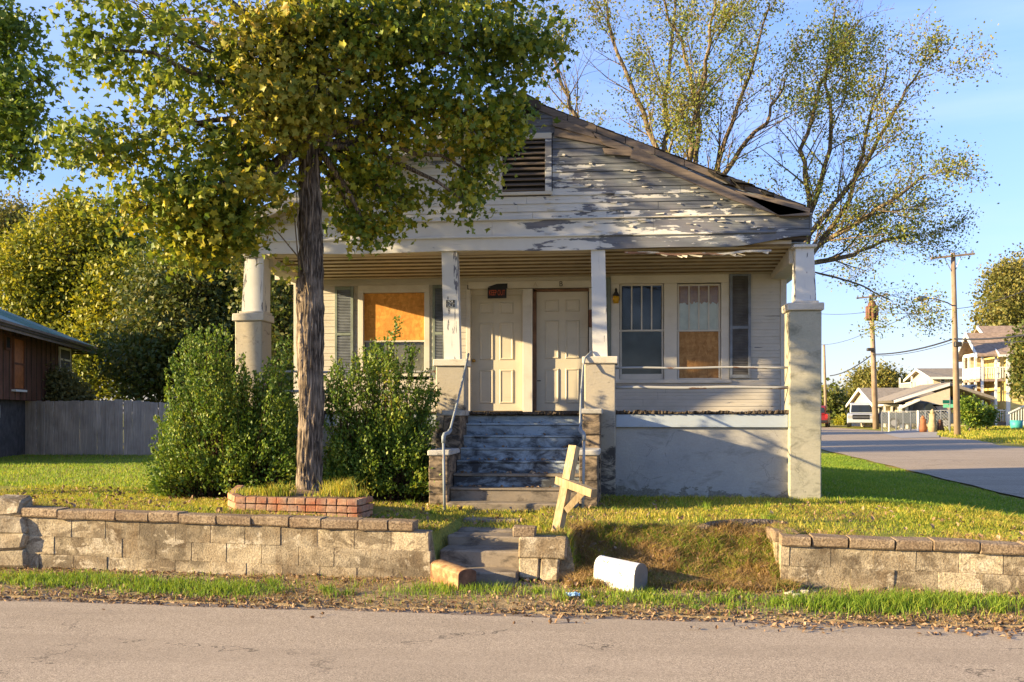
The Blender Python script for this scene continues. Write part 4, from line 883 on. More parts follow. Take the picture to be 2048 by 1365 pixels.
# ------------------------------------------------------------------ mailboxes
def mailbox(name, label, c, rot, L, Wd, H, shell, door, opened, tilt=(0, 0), ar=1.):
    o = thing(name, label, 'mailbox', c); n = 10; R = Wd/2
    pr = [(-R, 0), (-R, H-R*ar)]+[(-R*math.cos(math.pi*k/n), H-R*ar+R*ar*math.sin(math.pi*k/n)) for k in range(1, n)]+[(R, H-R*ar), (R, 0)]
    mt = Matrix.Translation(c)@Euler((tilt[0], tilt[1], rot)).to_matrix().to_4x4(); T = lambda x, y, z: tuple(mt@Vector((x, y, z)))
    k = len(pr); mb = MB()
    vs = [T(x, y, z) for x in (-L/2, L/2) for y, z in pr]; fs = [(i, (i+1) % k, k+(i+1) % k, k+i) for i in range(k)]+[tuple(range(k))]
    if not opened: fs.append(tuple(range(k, 2*k)))
    if opened:
        q = len(vs); sc2 = .93; vs += [T(x, y*sc2, .006+z*sc2) for x in (L/2, -L/2+.02) for y, z in pr]; fs += [(q+i, q+(i+1) % k, q+k+(i+1) % k, q+k+i) for i in range(k)]+[(k+i, k+(i+1) % k, q+(i+1) % k, q+i) for i in range(k)]+[tuple(range(q+k, q+2*k))]
    mb.add(vs, fs); mb.build('shell', shell, o)
    if not opened:
        vs = [T(x, y*1.03, z*1.015) for x in (L/2+.001, L/2+.012) for y, z in pr]; MB().add(vs, [(i, (i+1) % k, k+(i+1) % k, k+i) for i in range(k)]+[tuple(range(k)), tuple(range(k, 2*k))]).build('door', door, o)
    vs = [T(x, y*1.03, z*1.015) for x in (-L/2-.004, -L/2+.012) for y, z in pr]; MB().add(vs, [(i, (i+1) % k, k+(i+1) % k, k+i) for i in range(k)]+[tuple(range(k)), tuple(range(k, 2*k))]).build('rear_rim', shell, o)
    return o, T
def whitebox():
    t = NT('white_mailbox_enamel'); p = t.pos(); n = t.noise(p, 14, 6, .65); m = t.noise(t.map(p, (2, 2, 8)), 4, 5)
    c = t.mix(t.rng(n, .60, .64), (.70, .70, .67), (.36, .22, .10)); c = t.mix(t.rng(m, .5, .75, 0, .35), c, (.45, .42, .36)); t.bump(t.noise(p, 5, 3), .3, .01); return t.done(c, .45, .4)
def brownbox():
    t = NT('rusty_mailbox'); p = t.pos(); n = t.noise(p, 7, 7, .7); c = t.ramp(n, [(.3, (.10, .04, .02)), (.48, (.28, .14, .06)), (.6, (.42, .28, .13)), (.75, (.22, .10, .04))]); t.bump(n, .3, .01); return t.done(c, .5, .4)
p = W(1239, 1172, 9.85); mailbox('mailbox', 'white metal mailbox lying in the verge grass below the collapsed bank', Vector((p.x, p.y, .03)), math.radians(-40), .50, .20, .29, whitebox(), M['galv'], False, (0, .05))
p = W(905, 1150, 10.05); o, T = mailbox('mailbox', 'rusty brown mailbox with a dark rusted door lying at the foot of the garden steps', Vector((p.x, p.y, .02)), math.radians(-50), .54, .20, .22, brownbox(), M['rust'], False, (.0, .05), .45)
# litter
for (px, py, lab, w) in ((1140, 1194, 'crumpled pale blue wrapper in the verge grass left of the white mailbox', .05), (1152, 1196, 'small blue plastic scrap beside the crumpled wrapper in the grass', .04)):
    p = W(px, py, 9.45); mb = MB(); n = 5; vs = [(p.x+w*(i-2)*.5+random.uniform(-.01, .01), p.y+w*(j-2)*.4, .03+random.uniform(0, .04)) for i in range(n) for j in range(n)]
    tag(mb.add(vs, [(i*n+j, (i+1)*n+j, (i+1)*n+j+1, i*n+j+1) for i in range(n-1) for j in range(n-1)]).build('wrapper', plain('blue_wrapper', (.35, .55, .75), .4)), lab, 'litter')
# exposed root on the bank top
rt = [W(1385, 1075, 10.9), W(1420, 1070, 10.9), W(1470, 1060, 11.0), W(1530, 1057, 11.1), W(1575, 1062, 11.1)]
for q in rt: q.z = gzf(q.x, q.y)+.03
tag(MB().tube(rt, [.03, .055, .06, .05, .02], 9).build('root', M['bark'], None, True), 'old exposed root lying along the top of the collapsed bank', 'root')
# ------------------------------------------------------------------ foliage helpers
def ellpts(n, c, r, shell=.45):
    d = rng.normal(size=(n, 3)); d /= np.linalg.norm(d, axis=1)[:, None]; q = rng.uniform(0, 1, n)**shell
    return np.asarray(c)[None]+d*q[:, None]*np.asarray(r)[None]
def tubes_np(name, segs, mat, parent, n=5):
    """segs: list of (points list, radii list)"""
    mb = MB()
    for p, r in segs: mb.tube(p, list(r), n, cap=False)
    return mb.build(name, mat, parent, True, fix=False)
def bend(a, b, k=3, amp=.08, droop=0.):
    a = Vector(a); b = Vector(b); L = (b-a).length; out = []
    for i in range(k+1):
        t = i/k; p = a.lerp(b, t); w = math.sin(math.pi*t)
        out.append(p+Vector((random.uniform(-1, 1), random.uniform(-1, 1), random.uniform(-.5, 1)))*amp*L*w*(0 < i < k)+Vector((0, 0, droop*L*w)))
    return out
# --- main maple
mt_ = W(622, 985, 12.3)
maple = thing('maple_tree', 'large maple with furrowed trunk growing from the brick planter in front of the house', 'tree', (mt_.x, mt_.y, .75))
tp = [(621, 1005, .25), (621, 988, .205), (620, 960, .176), (620, 900, .165), (620, 800, .166), (621, 700, .172), (622, 600, .172), (621, 500, .160), (620, 400, .142), (617, 300, .135), (612, 230, .128), (601, 160, .10), (589, 90, .085), (580, 20, .075), (572, -60, .07), (560, -200, .05), (550, -380, .03)]
def bark_tube(pts, nr=84, sub=16, amp=.030):
    P = [W(a, b, 12.3)+Vector((.012*math.sin(i*1.9), 0, 0)) for i, (a, b, _) in enumerate(pts)]; R = [r*.88 for _, _, r in pts]; vs = []; rows = []
    for i in range(len(P)-1):
        for k in range(sub): t = k/sub; rows.append((P[i].lerp(P[i+1], t), R[i]*(1-t)+R[i+1]*t))
    rows.append((P[-1], R[-1])); mat = []
    from mathutils import noise as mn
    for (p, r) in rows:
        for k in range(nr):
            a = 2*math.pi*k/nr; q = Vector((math.cos(a), math.sin(a), 0))
            w_ = .5*mn.noise(Vector((0, p.z*1.3, 4)))+.25*mn.noise(Vector((a, p.z*4, 1))); nn = .6*mn.noise(Vector((math.cos(a)*1.3, math.sin(a)*1.3, p.z*.9)))+.9*abs(mn.noise(Vector((math.cos(a+w_*.4)*8, math.sin(a+w_*.4)*8, p.z*1.7))))*2-.6+.5*mn.noise(Vector((math.cos(a)*19, math.sin(a)*19, p.z*7)))
            vs.append(p+q*(r+amp*nn*min(1, r/.12)))
    f = [(i*nr+k, i*nr+(k+1) % nr, (i+1)*nr+(k+1) % nr, (i+1)*nr+k) for i in range(len(rows)-1) for k in range(nr)]
    return MB().add(vs, f)
bark_tube(tp).build('trunk', M['bark'], maple, True, fix=False)
E_ = [(228, 100, 85, 90, 11.3, .8, .5), (330, 60, 150, 115, 11.5, 1.3, .95), (200, 300, 98, 80, 11.4, .8, .85), (345, 250, 140, 95, 11.6, 1.2, 1.05), (475, 140, 140, 130, 12.0, 1.3, 1.7),
      (290, 420, 110, 55, 11.6, .8, .8), (400, 400, 110, 75, 11.8, .9, 1.7), (440, 460, 90, 55, 12.0, .6, 1.5), (490, 330, 90, 80, 12.2, .9, 1.5), (560, 80, 110, 120, 11.6, .8, 2.4), (560, 230, 80, 70, 11.5, .6, 1.5),
      (525, 385, 55, 40, 11.4, .4, .32), (460, 455, 40, 50, 12.4, .5, .4), (650, 150, 70, 100, 11.6, .5, .8), (700, 70, 130, 110, 12.0, 1.2, 2.8), (850, 70, 160, 125, 12.4, 1.3, 3.4), (1015, 90, 120, 90, 12.8, 1.0, 2.2), (760, 240, 140, 85, 12.6, 1.1, 2.3),
      (930, 235, 125, 65, 12.8, 1.0, 2.0), (720, 340, 85, 75, 12.8, .8, 1.4), (780, 400, 60, 75, 12.9, .6, .85), (740, 475, 45, 42, 12.8, .4, .35), (950, 350, 45, 70, 13.2, .4, .75), (1015, 250, 45, 55, 13.2, .5, .5),
      (925, 400, 40, 45, 13.0, .35, .3), (385, 505, 60, 40, 12.2, .4, .6), (700, 430, 40, 60, 12.9, .4, .35), (648, 235, 38, 34, 11.9, .2, .3), (575, 200, 40, 80, 11.6, .4, .5)]
HI = [(a, b, c, d, e, f, g*.6) for a, b, c, d, e, f, g in [(-40, -190, 220, 170, 11.5, 1.4, 1.0), (250, -200, 260, 170, 11.5, 1.9, 1.5), (560, -220, 260, 180, 12.2, 2.2, 1.6), (860, -210, 260, 170, 12.7, 2.0, 1.5), (1080, -150, 190, 150, 13, 1.5, .8), (400, -520, 300, 190, 12, 2.2, 1.2), (760, -520, 280, 190, 12.5, 2.2, 1.2), (560, -820, 240, 160, 12.3, 1.7, .7), (330, 40, 300, 150, 14.0, 1.3, .6), (800, 0, 300, 150, 14.3, .8, .6)]]
LP = []; twigs = []; limbs = []
tz = [(W(a, b, 12.3), r) for a, b, r in tp]
def trunk_at(z):
    for (p, r), (q, r2) in zip(tz[:-1], tz[1:]):
        if p.z <= z <= q.z: t = (z-p.z)/(q.z-p.z); return p.lerp(q, t), r*(1-t)+r2*t
    return tz[-1] if z > tz[-1][0].z else tz[8]
random.seed(21)
for (px, py, rx, ry, D, rd, wgt) in E_+HI:
    c = W(px, py, D); k = D/F; nclump = int(36*wgt*(1 if py > -60 else 1.0)); R = (rx*k, rd, ry*k)
    C = ellpts(nclump, c, R, .5); root, rr = trunk_at(max(5.1, c.z-.35*(Vector((c.x, c.y, 0))-Vector((tz[0][0].x, tz[0][0].y, 0))).length-.2))
    lb = bend(root, c, 5, .06, .08); limbs.append((lb, [min(rr*.5, .055)*(1-.82*i/5)+.004 for i in range(6)]))
    for q in C:
        src = lb[3] if random.random() < .5 else lb[4]
        near = min(lb[2:], key=lambda a: (a-Vector(q)).length); twigs.append((bend(near, q, 3, .1, .05), [.010, .007, .005, .002]))
    m = 24; LP.append((np.repeat(C, m, 0)+rng.normal(size=(nclump*m, 3))*np.array([.14, .14, .09]), (px, py)))
_lb = tubes_np('limb', limbs+[([W(640, 275, 12.35), W(665, 225, 12.4), W(700, 160, 12.45), W(722, 105, 12.5), W(745, 20, 12.6), W(760, -120, 12.7)], [.085, .08, .072, .06, .05, .035])], M['bark'], maple, 7); stuff(_lb)
stuff(tubes_np('twigs', twigs, M['bark'], maple, 3))
allP = np.concatenate([p for p, _ in LP])
# water shoots down the trunk, left side
shoots = []
for (a, b, c2, d2, e2, f2) in ((618, 590, 598, 480, 590, 330), (600, 560, 592, 470, 586, 400), (601, 520, 560, 470, 530, 440)):
    L = [W(a, b, 12.1), W(c2, d2, 12.05), W(e2, f2, 12.0)]; shoots.append((L, [.010, .008, .004]))
tubes_np('water_shoot', shoots, M['barkl'], maple, 5)
sp = []
for (px, py, n) in ((560, 520, 12), (578, 545, 12), (545, 455, 14), (585, 420, 18), (530, 480, 10), (590, 350, 30), (560, 400, 26), (600, 300, 30), (520, 440, 14)):
    c = W(px, py, 12.0); sp.append(np.array(c)[None]+rng.normal(size=(n, 3))*.07)
yel = np.concatenate([p for p, (a, b) in LP if 500 < a < 660 and b > -50]+sp); allP = np.concatenate([p for p, (a, b) in LP if not (500 < a < 660 and b > -50)])
leaves('yellowing_leaves', yel, .088, MAPLE_V, MAPLE_F, M['mapley'], maple, droop=.8, up=.3)
crown = leaves('crown', allP, .090, MAPLE_V, MAPLE_F, M['maple'], maple, droop=.55, up=.5)
# the largest single leaves near the trunk as pieces of their own
lm = []
for i in range(4):
    V_, F_ = leaves_arrays(np.zeros((1, 3)), .10, MAPLE_V, MAPLE_F, droop=.3, up=.5); me = bpy.data.meshes.new('leaf'); me.from_pydata(V_.tolist(), [], F_.tolist()); me.materials.append(M['maple']); lm.append(me)
vis = allP[:, 1].argsort(); cnt = 0
for i in vis:
    x, y, z = allP[i]; d = dep(x, y); py = HY-(z-ZC)*F/d; px = CX+F*(x*CA+y*SA)/d
    if 0 < py < 560 and 60 < px < 1140:
        place('leaf', lm[cnt % 4], (x+.03, y-.04, z-.02), crown, (random.uniform(-.8, .8), random.uniform(-.8, .8), random.uniform(0, 6.28))); cnt += 1
        if cnt >= 300: break
# --- neighbour maple, branches reach in at the left edge
nt_ = W(-420, 900, 14)
nm = thing('maple_tree', 'green tree whose branches reach in at the upper left edge', 'tree', (nt_.x, nt_.y, .6))
NE = [(5, 50, 45, 80, 13.5, .8, .8), (-30, 110, 80, 110, 13.5, 1, .9), (25, 225, 62, 80, 13.5, .8, 1.2), (-10, 280, 60, 70, 13.5, .6, .7), (78, 160, 25, 22, 13.4, .3, .16), (25, 310, 30, 38, 13.5, .4, .22), (-250, -50, 260, 260, 14, 2.2, 2.4), (-500, -100, 280, 300, 14.5, 2.4, 2.2), (-420, -420, 300, 220, 14, 2.2, 1.5), (-200, 180, 160, 130, 14, 1.2, 1)]
tr = [(nt_.x, nt_.y, .4), (nt_.x+.1, nt_.y, 3), (nt_.x, nt_.y+.1, 6), (nt_.x+.2, nt_.y, 9.5)]
MB().tube(tr, [.25, .2, .15, .04], 14).build('trunk', M['bark'], nm, True)
LP = []; lim = []; tw = []
for (px, py, rx, ry, D, rd, wgt) in NE:
    c = W(px, py, D); k = D/F; n = int(42*wgt); C = ellpts(n, c, (rx*k, rd, ry*k), .5); a = Vector((nt_.x, nt_.y, min(max(3, c.z-1.5), 8)))
    lb = bend(a, c, 5, .05, .06); lim.append((lb, [.07*(1-.85*i/5) for i in range(6)]))
    for q in C: near = min(lb[2:], key=lambda a: (a-Vector(q)).length); tw.append((bend(near, q, 3, .1), [.010, .007, .005, .002]))
    LP.append(np.repeat(C, 24, 0)+rng.normal(size=(n*24, 3))*.13)
stuff(tubes_np('limb', lim, M['bark'], nm, 6)); stuff(tubes_np('twigs', tw, M['bark'], nm, 3))
leaves('crown', np.concatenate(LP), .09, MAPLE_V, MAPLE_F, M['maplea'], nm, droop=.5, up=.5)
# ------------------------------------------------------------------ shrubs against the porch
def shrub(label, env, D0, D1, n, seed, body, base_px, low=60):
    """env: list of (px, top py, share); stems rise from the base to the envelope"""
    random.seed(seed); o = thing('privet_shrub', label, 'shrub', (PX(base_px, 13.6), 13.8, .5)); P = []; Dr = []; st = []
    px_ = [e[0] for e in env]; ty = [e[1] for e in env]
    for i in range(n):
        px = random.uniform(px_[0], px_[-1]); top = np.interp(px, px_, ty); D = random.uniform(D0, D1); shoot = i < n*.13
        if shoot: py = top+abs(random.gauss(0, 1))*45-14
        else: py = min(980, random.uniform(top+low*.75+abs(random.gauss(0, 1))*45, 985)) if top < 860 else random.uniform(top, 985)
        tip = W(px, min(py, 975), D); bx = base_px+(px-base_px)*.5+random.uniform(-40, 40); b = W(bx, 1000, (D0+D1)/2*.4+D*.6); b.z = .48
        mid = b.lerp(tip, .5)+Vector((random.uniform(-.05, .05), random.uniform(-.05, .05), .13*(tip-b).length))
        line = [b, mid, mid.lerp(tip, .5)+Vector((0, 0, .03)), tip]; st.append((line, [.008, .006, .004, .002])); L = (tip-b).length; d = (tip-mid).normalized()
        k = int(62*min(L, 1.7)) if shoot else int(30+60*min(L, 1.6))
        for j in range(k):
            u = random.random(); t = 1-(u**1.1)*(.75 if shoot else .45); q = (mid.lerp(tip, (t-.5)*2) if t > .5 else b.lerp(mid, t*2)); w = (.016+.06*(1-t)) if shoot else .05
            P.append((q.x+random.gauss(0, w), q.y+random.gauss(0, w), max(.5, q.z+random.gauss(0, w)))); Dr.append((d.x+random.gauss(0, .3), d.y+random.gauss(0, .3), d.z+.3))
        if shoot:      # side sprigs on the long shoots
            for _ in range(5):
                t = random.uniform(.05, .8); q = mid.lerp(tip, t); e = q+Vector((random.uniform(-.14, .14), random.uniform(-.12, .12), random.uniform(.06, .2))); fine_ = (e-q); st.append(([q, q+fine_*.5, e], [.003, .002, .001]))
                for j in range(11): r = j/10; P.append(tuple(q+fine_*r+Vector((random.gauss(0, .012), random.gauss(0, .012), random.gauss(0, .012))))); Dr.append(tuple(fine_.normalized()+Vector((random.gauss(0, .4), random.gauss(0, .4), .2))))
    for (px, py, D, rx, rd, rz, m) in body:
        c = W(px, py, D); k = D/F; C = ellpts(m, c, (rx*k, rd, rz*k), .3); P += C.tolist(); Dr += [(0, -.2, .6)]*m
    P = np.array(P); P[:, 2] = np.maximum(P[:, 2], gz(P[:, 0], P[:, 1])+.01)
    stuff(tubes_np('stems', st, M['stem'], o, 3)); leaves('foliage', P, .042, LEAF_V*np.array([1.5, 1, 1.3]), LEAF_F, M['bush'], o, D=np.array(Dr)*1.0, up=.5)
    return o
shrub('broad overgrown privet shrub in front of the left porch pier', [(296, 900), (318, 800), (340, 715), (372, 668), (430, 650), (470, 690), (505, 735), (545, 720), (575, 660), (602, 760)], 13.3, 14.9, 700, 3,
      [(430, 870, 14.3, 90, .5, 85, 6400), (520, 890, 14.3, 80, .5, 80, 5600), (400, 930, 14.0, 50, .4, 40, 1200), (560, 930, 14.2, 45, .4, 50, 1300)], 470, 90)
shrub('dark overgrown shrub with long shoots between the maple trunk and the porch steps', [(645, 760), (668, 715), (700, 730), (745, 690), (790, 640), (812, 650), (850, 745), (880, 780)], 13.6, 14.9, 600, 4,
      [(745, 890, 14.3, 85, .45, 75, 6400), (820, 900, 14.3, 45, .4, 80, 2600), (690, 920, 14.2, 45, .4, 60, 1300)], 750, 165)
# ------------------------------------------------------------------ grass and litter
def blades(name, X, Y, Hh, Wd, mat, lean=.45, z=None):
    n = len(X); Z = gz(X, Y) if z is None else z; a = rng.uniform(0, 2*np.pi, n); b = rng.uniform(0, 2*np.pi, n); l = Hh*lean*rng.uniform(.2, 1.4, n)
    sx, sy = np.cos(a)*Wd/2, np.sin(a)*Wd/2; dx, dy = np.cos(b)*l, np.sin(b)*l
    V = np.empty((n, 5, 3))
    for i, (s, t, h) in enumerate(((-1, 0, -.01), (1, 0, -.01), (-.8, .3, .55), (.8, .3, .55), (0, 1, 1))):
        V[:, i, 0] = X+s*sx+dx*t; V[:, i, 1] = Y+s*sy+dy*t; V[:, i, 2] = Z+Hh*h*(1-.25*(t == 1)*rng.uniform(0, 1, n))
    Fc = (np.array([(0, 1, 3), (0, 3, 2), (2, 3, 4)])[None]+np.arange(n)[:, None, None]*5).reshape(-1, 3)
    return npmesh(name, V.reshape(-1, 3), Fc, mat)
def vnoise(x, y, f, seed=0):
    r = np.random.default_rng(seed); v = 0
    for k in range(6):
        a, b, p = r.normal(size=3); v = v+np.sin((x*a+y*b)*f+p*6)
    return v/6
def scatter(n, x0, x1, s0, s1, keep=None):
    X = rng.uniform(x0, x1, n); S = rng.uniform(s0, s1, n)
    Y = 10.13+SL*X+S; k = np.ones(n, bool) if keep is None else keep(X, S, Y)
    # leave out what the camera cannot see and what stands under buildings
    d = -X*SA+Y*CA; l = (X*CA+Y*SA)/np.maximum(d, .1)
    k &= (np.abs(l) < .60) & ~((X > HX0) & (X < HX1+.25) & (Y > YF-.02) & (Y < YB)) & ~((X > xl) & (X < xrt) & (Y > YF-1.9) & (Y < YF)) & ~((X > STEPX[0]) & (X < STEPX[1]) & (S < .95) & (S > -.3))
    return X[k], Y[k], S[k]
# verge strip
X, Y, S = scatter(100000, -8, 6, -1.22, -.12, lambda x, s, y: (rng.uniform(0, 1, len(x)) < np.clip(np.exp(-((s+.66+.12*np.sin(x*1.3))/.20)**2)*1.1*(.30+1.3*vnoise(x, y, 2.2, 1)+.25*(x>1)), .012, 1)))
stuff(blades('verge_grass', X, Y, rng.uniform(.03, .10, len(X))*(1+.5*(X > 1.5)), .007, M['grassg'], .6), 'ragged green grass strip between the road and the block walls', 'grass')
X, Y, S = scatter(26000, -8, 6, -1.3, .0, lambda x, s, y: rng.uniform(0, 1, len(x)) < .45+.9*vnoise(x, y, 2.9, 31)); stuff(blades('verge_straw', X, Y, rng.uniform(.01, .05, len(X)), .006, M['straw'], 2.2), 'flattened dry straw and dirt along the verge', 'straw')
# lawn
planter_m = lambda x, y: ((x > pf[0].x) & (x < pf[4].x) & (y > pf[2].y) & (y < pf[6].y))
X, Y, S = scatter(190000, -9.5, 8, .22, 4.9, lambda x, s, y: ~planter_m(x, y) & ~((x > -.45) & (x < 1.6) & (s < .75)) & (x < XS0-.1) & (rng.uniform(0, 1, len(x)) < .5+.6*vnoise(x, y, 1.1, 3)))
H_ = rng.uniform(.02, .055, len(X))*(1+.7*(vnoise(X, Y, 1.7, 9) > .25)); near_house = (S > 4.3); H_ = H_*(1+.6*near_house)
stuff(blades('lawn_grass', X, Y, H_, .009, M['grass'], .7), 'short yellow green lawn around the front steps', 'grass')
X, Y, S = scatter(120000, -26, -5.6, 4.9, 20, lambda x, s, y: rng.uniform(0, 1, len(x)) < .9-.03*s)
stuff(blades('side_lawn_grass', X, Y, rng.uniform(.03, .07, len(X)), .014, M['grassg'], .6), 'side lawn reaching back to the grey board fence', 'grass')
X, Y, S = scatter(60000, 2.8, 8, 4.9, 26, lambda x, s, y: x < XS0-.1+.1*np.sin(y*3))
stuff(blades('corner_lawn_grass', X, Y, rng.uniform(.03, .06, len(X)), .013, M['grassg'], .6), 'green corner lawn between the house and the side street', 'grass')
X, Y, S = scatter(50000, 16.8, 40, 30, 62, lambda x, s, y: x > XS1+.1*np.sin(y)+np.maximum(0, y-55)*.28)
stuff(blades('far_lawn_grass', X, Y, rng.uniform(.06, .2, len(X)), .04, M['grass'], .5), 'rough grass across the side street by the utility poles', 'grass')
# collapsed bank: dry straw and weeds
X, Y, S = scatter(26000, -.5, 1.75, -.30, 1.0); stuff(blades('bank_straw', X, Y, rng.uniform(.03, .15, len(X)), .005, M['straw'], 1.3), 'dry tangled straw on the collapsed bank between the walls', 'straw')
X, Y, S = scatter(30000, -.5, 1.75, -.25, 1.0, lambda x, s, y: vnoise(x, y, 4, 5) > -.02); stuff(blades('bank_weeds', X, Y, rng.uniform(.03, .11, len(X)), .009, M['grassg'], .7), 'green weeds on the collapsed bank', 'weeds')
X, Y, S = scatter(9000, -9, 7, .2, .5, lambda x, s, y: rng.uniform(0, 1, len(x)) < .3+vnoise(x, y, 3, 8)); stuff(blades('wall_edge_straw', X, Y, rng.uniform(.04, .12, len(X)), .006, M['straw'], 1.1), 'dry grass hanging over the back edge of the block walls', 'straw')
TX, TY, TH = [], [], []
for i in range(75):
    x = random.uniform(-.45, 1.65); s_ = random.uniform(-.1, 1.0); n = random.randint(15, 60); TX.append(x+rng.normal(0, .05, n)); TY.append(SY(x, s_)+rng.normal(0, .04, n)); TH.append(rng.uniform(.3, 1, n)*random.uniform(.06, .17))
stuff(blades('bank_tufts', np.concatenate(TX), np.concatenate(TY), np.concatenate(TH), .008, M['grass'], 1.0), 'shaggy grass tufts on the collapsed bank', 'grass')
X, Y, S = scatter(30000, -9, 7.5, .3, 4.8, lambda x, s, y: ~planter_m(x, y) & (x < XS0-.1) & (vnoise(x, y, 1.9, 41) > .12)); stuff(blades('lawn_straw', X, Y, rng.uniform(.02, .06, len(X)), .007, M['straw'], 1.8), 'patches of dry grass matted in the front lawn', 'straw')
# tufts: planter, by the trunk, steps
TX, TY, TZ, TH = [], [], [], []
for (px, D, n, h) in ((560, 11.7, 260, .20), (690, 11.75, 380, .26), (672, 11.9, 200, .22), (520, 11.8, 160, .14), (490, 11.9, 140, .12), (715, 11.6, 140, .12), (640, 11.6, 100, .08)):
    p = W(px, 0, D); TX.append(p.x+rng.normal(0, .09, n)); TY.append(p.y+rng.normal(0, .08, n)); TZ.append(np.full(n, .80)); TH.append(rng.uniform(.3, 1, n)*h)
X = np.concatenate(TX); stuff(blades('planter_grass', X, np.concatenate(TY), np.concatenate(TH), .008, M['grass'], .6, np.concatenate(TZ)), 'long grass tufts growing in the brick planter', 'grass')
# scattered tufts on lawn and verge
TX, TY, TH = [], [], []
for i in range(130):
    x = random.uniform(-7.5, 6.5); s = random.choice((random.uniform(-.95, -.4), random.uniform(.3, 4.4))); y = SY(x, s); n = random.randint(20, 60)
    if HX0 < x < HX1 and y > YF-.1: continue
    if STEPX[0]-.2 < x < STEPX[1]+.2 and s < 1.1: continue
    if planter_m(x, y): continue
    TX.append(x+rng.normal(0, .035, n)); TY.append(y+rng.normal(0, .03, n)); TH.append(rng.uniform(.3, 1, n)*random.uniform(.07, .16))
stuff(blades('grass_tufts', np.concatenate(TX), np.concatenate(TY), np.concatenate(TH), .007, M['grassg'], .6), 'taller loose grass tufts dotted over lawn and verge', 'grass')
# litter
def litter(name, n, x0, x1, s0, s1, size, label, keep=None, zoff=.012):
    X, Y, S = scatter(n, x0, x1, s0, s1, keep); Z = np.maximum(gz(X, Y), np.where(S < -1.15, np.where(S < -1.56, 0., -.05), -1))+zoff*rng.uniform(.3, 1.6, len(X))
    o = leaves(name, np.stack([X, Y, Z], 1), size, OVAL_V*np.array([1.2, 1, 2.2]), OVAL_F, M['litter'], None, up=3.5); tag(o, label, 'leaf litter'); o['kind'] = 'stuff'; return o
litter('verge_leaf_litter', 15000, -8, 6, -1.42, -.0, .036, 'brown fallen leaves piled along the verge and road edge', lambda x, s, y: rng.uniform(0, 1, len(x)) < np.clip(.25+.5*vnoise(x, y, 2.6, 11)+.5*np.exp(-((s+1.15)/.14)**2)+.3*np.exp(-((s+.2)/.15)**2), 0, 1))
litter('road_leaf_litter', 2000, -8, 6, -1.9, -1.3, .040, 'thin scatter of dead leaves on the asphalt edge', lambda x, s, y: rng.uniform(0, 1, len(x)) < np.clip(vnoise(x, y, 1.8, 13)*2.0*np.exp(-((s+1.6)/.25)**2)+.02, 0, 1))
litter('lawn_leaf_litter', 2600, -9, 7, .25, 4.8, .05, 'dead leaves lying in the front lawn', lambda x, s, y: ~planter_m(x, y) & (rng.uniform(0, 1, len(x)) < np.where(x < 0, .8, .35)), .035)
litter('bank_leaf_litter', 900, -.5, 1.7, -.3, 1, .045, 'dead leaves caught in the collapsed bank', None, .04)
# leaves on the porch steps
P = []
for k in range(1, 7):
    for _ in range(26 if k > 3 else 8): P.append((random.uniform(xl+.05, xrt-.05), Ys[k]+random.uniform(.1, .26), zr[k]+.01))
o = leaves('step_leaf_litter', np.array(P), .05, OVAL_V*np.array([1.2, 1, 2.2]), OVAL_F, M['litter'], None, up=3); tag(o, 'dead leaves lying on the porch step treads', 'leaf litter')
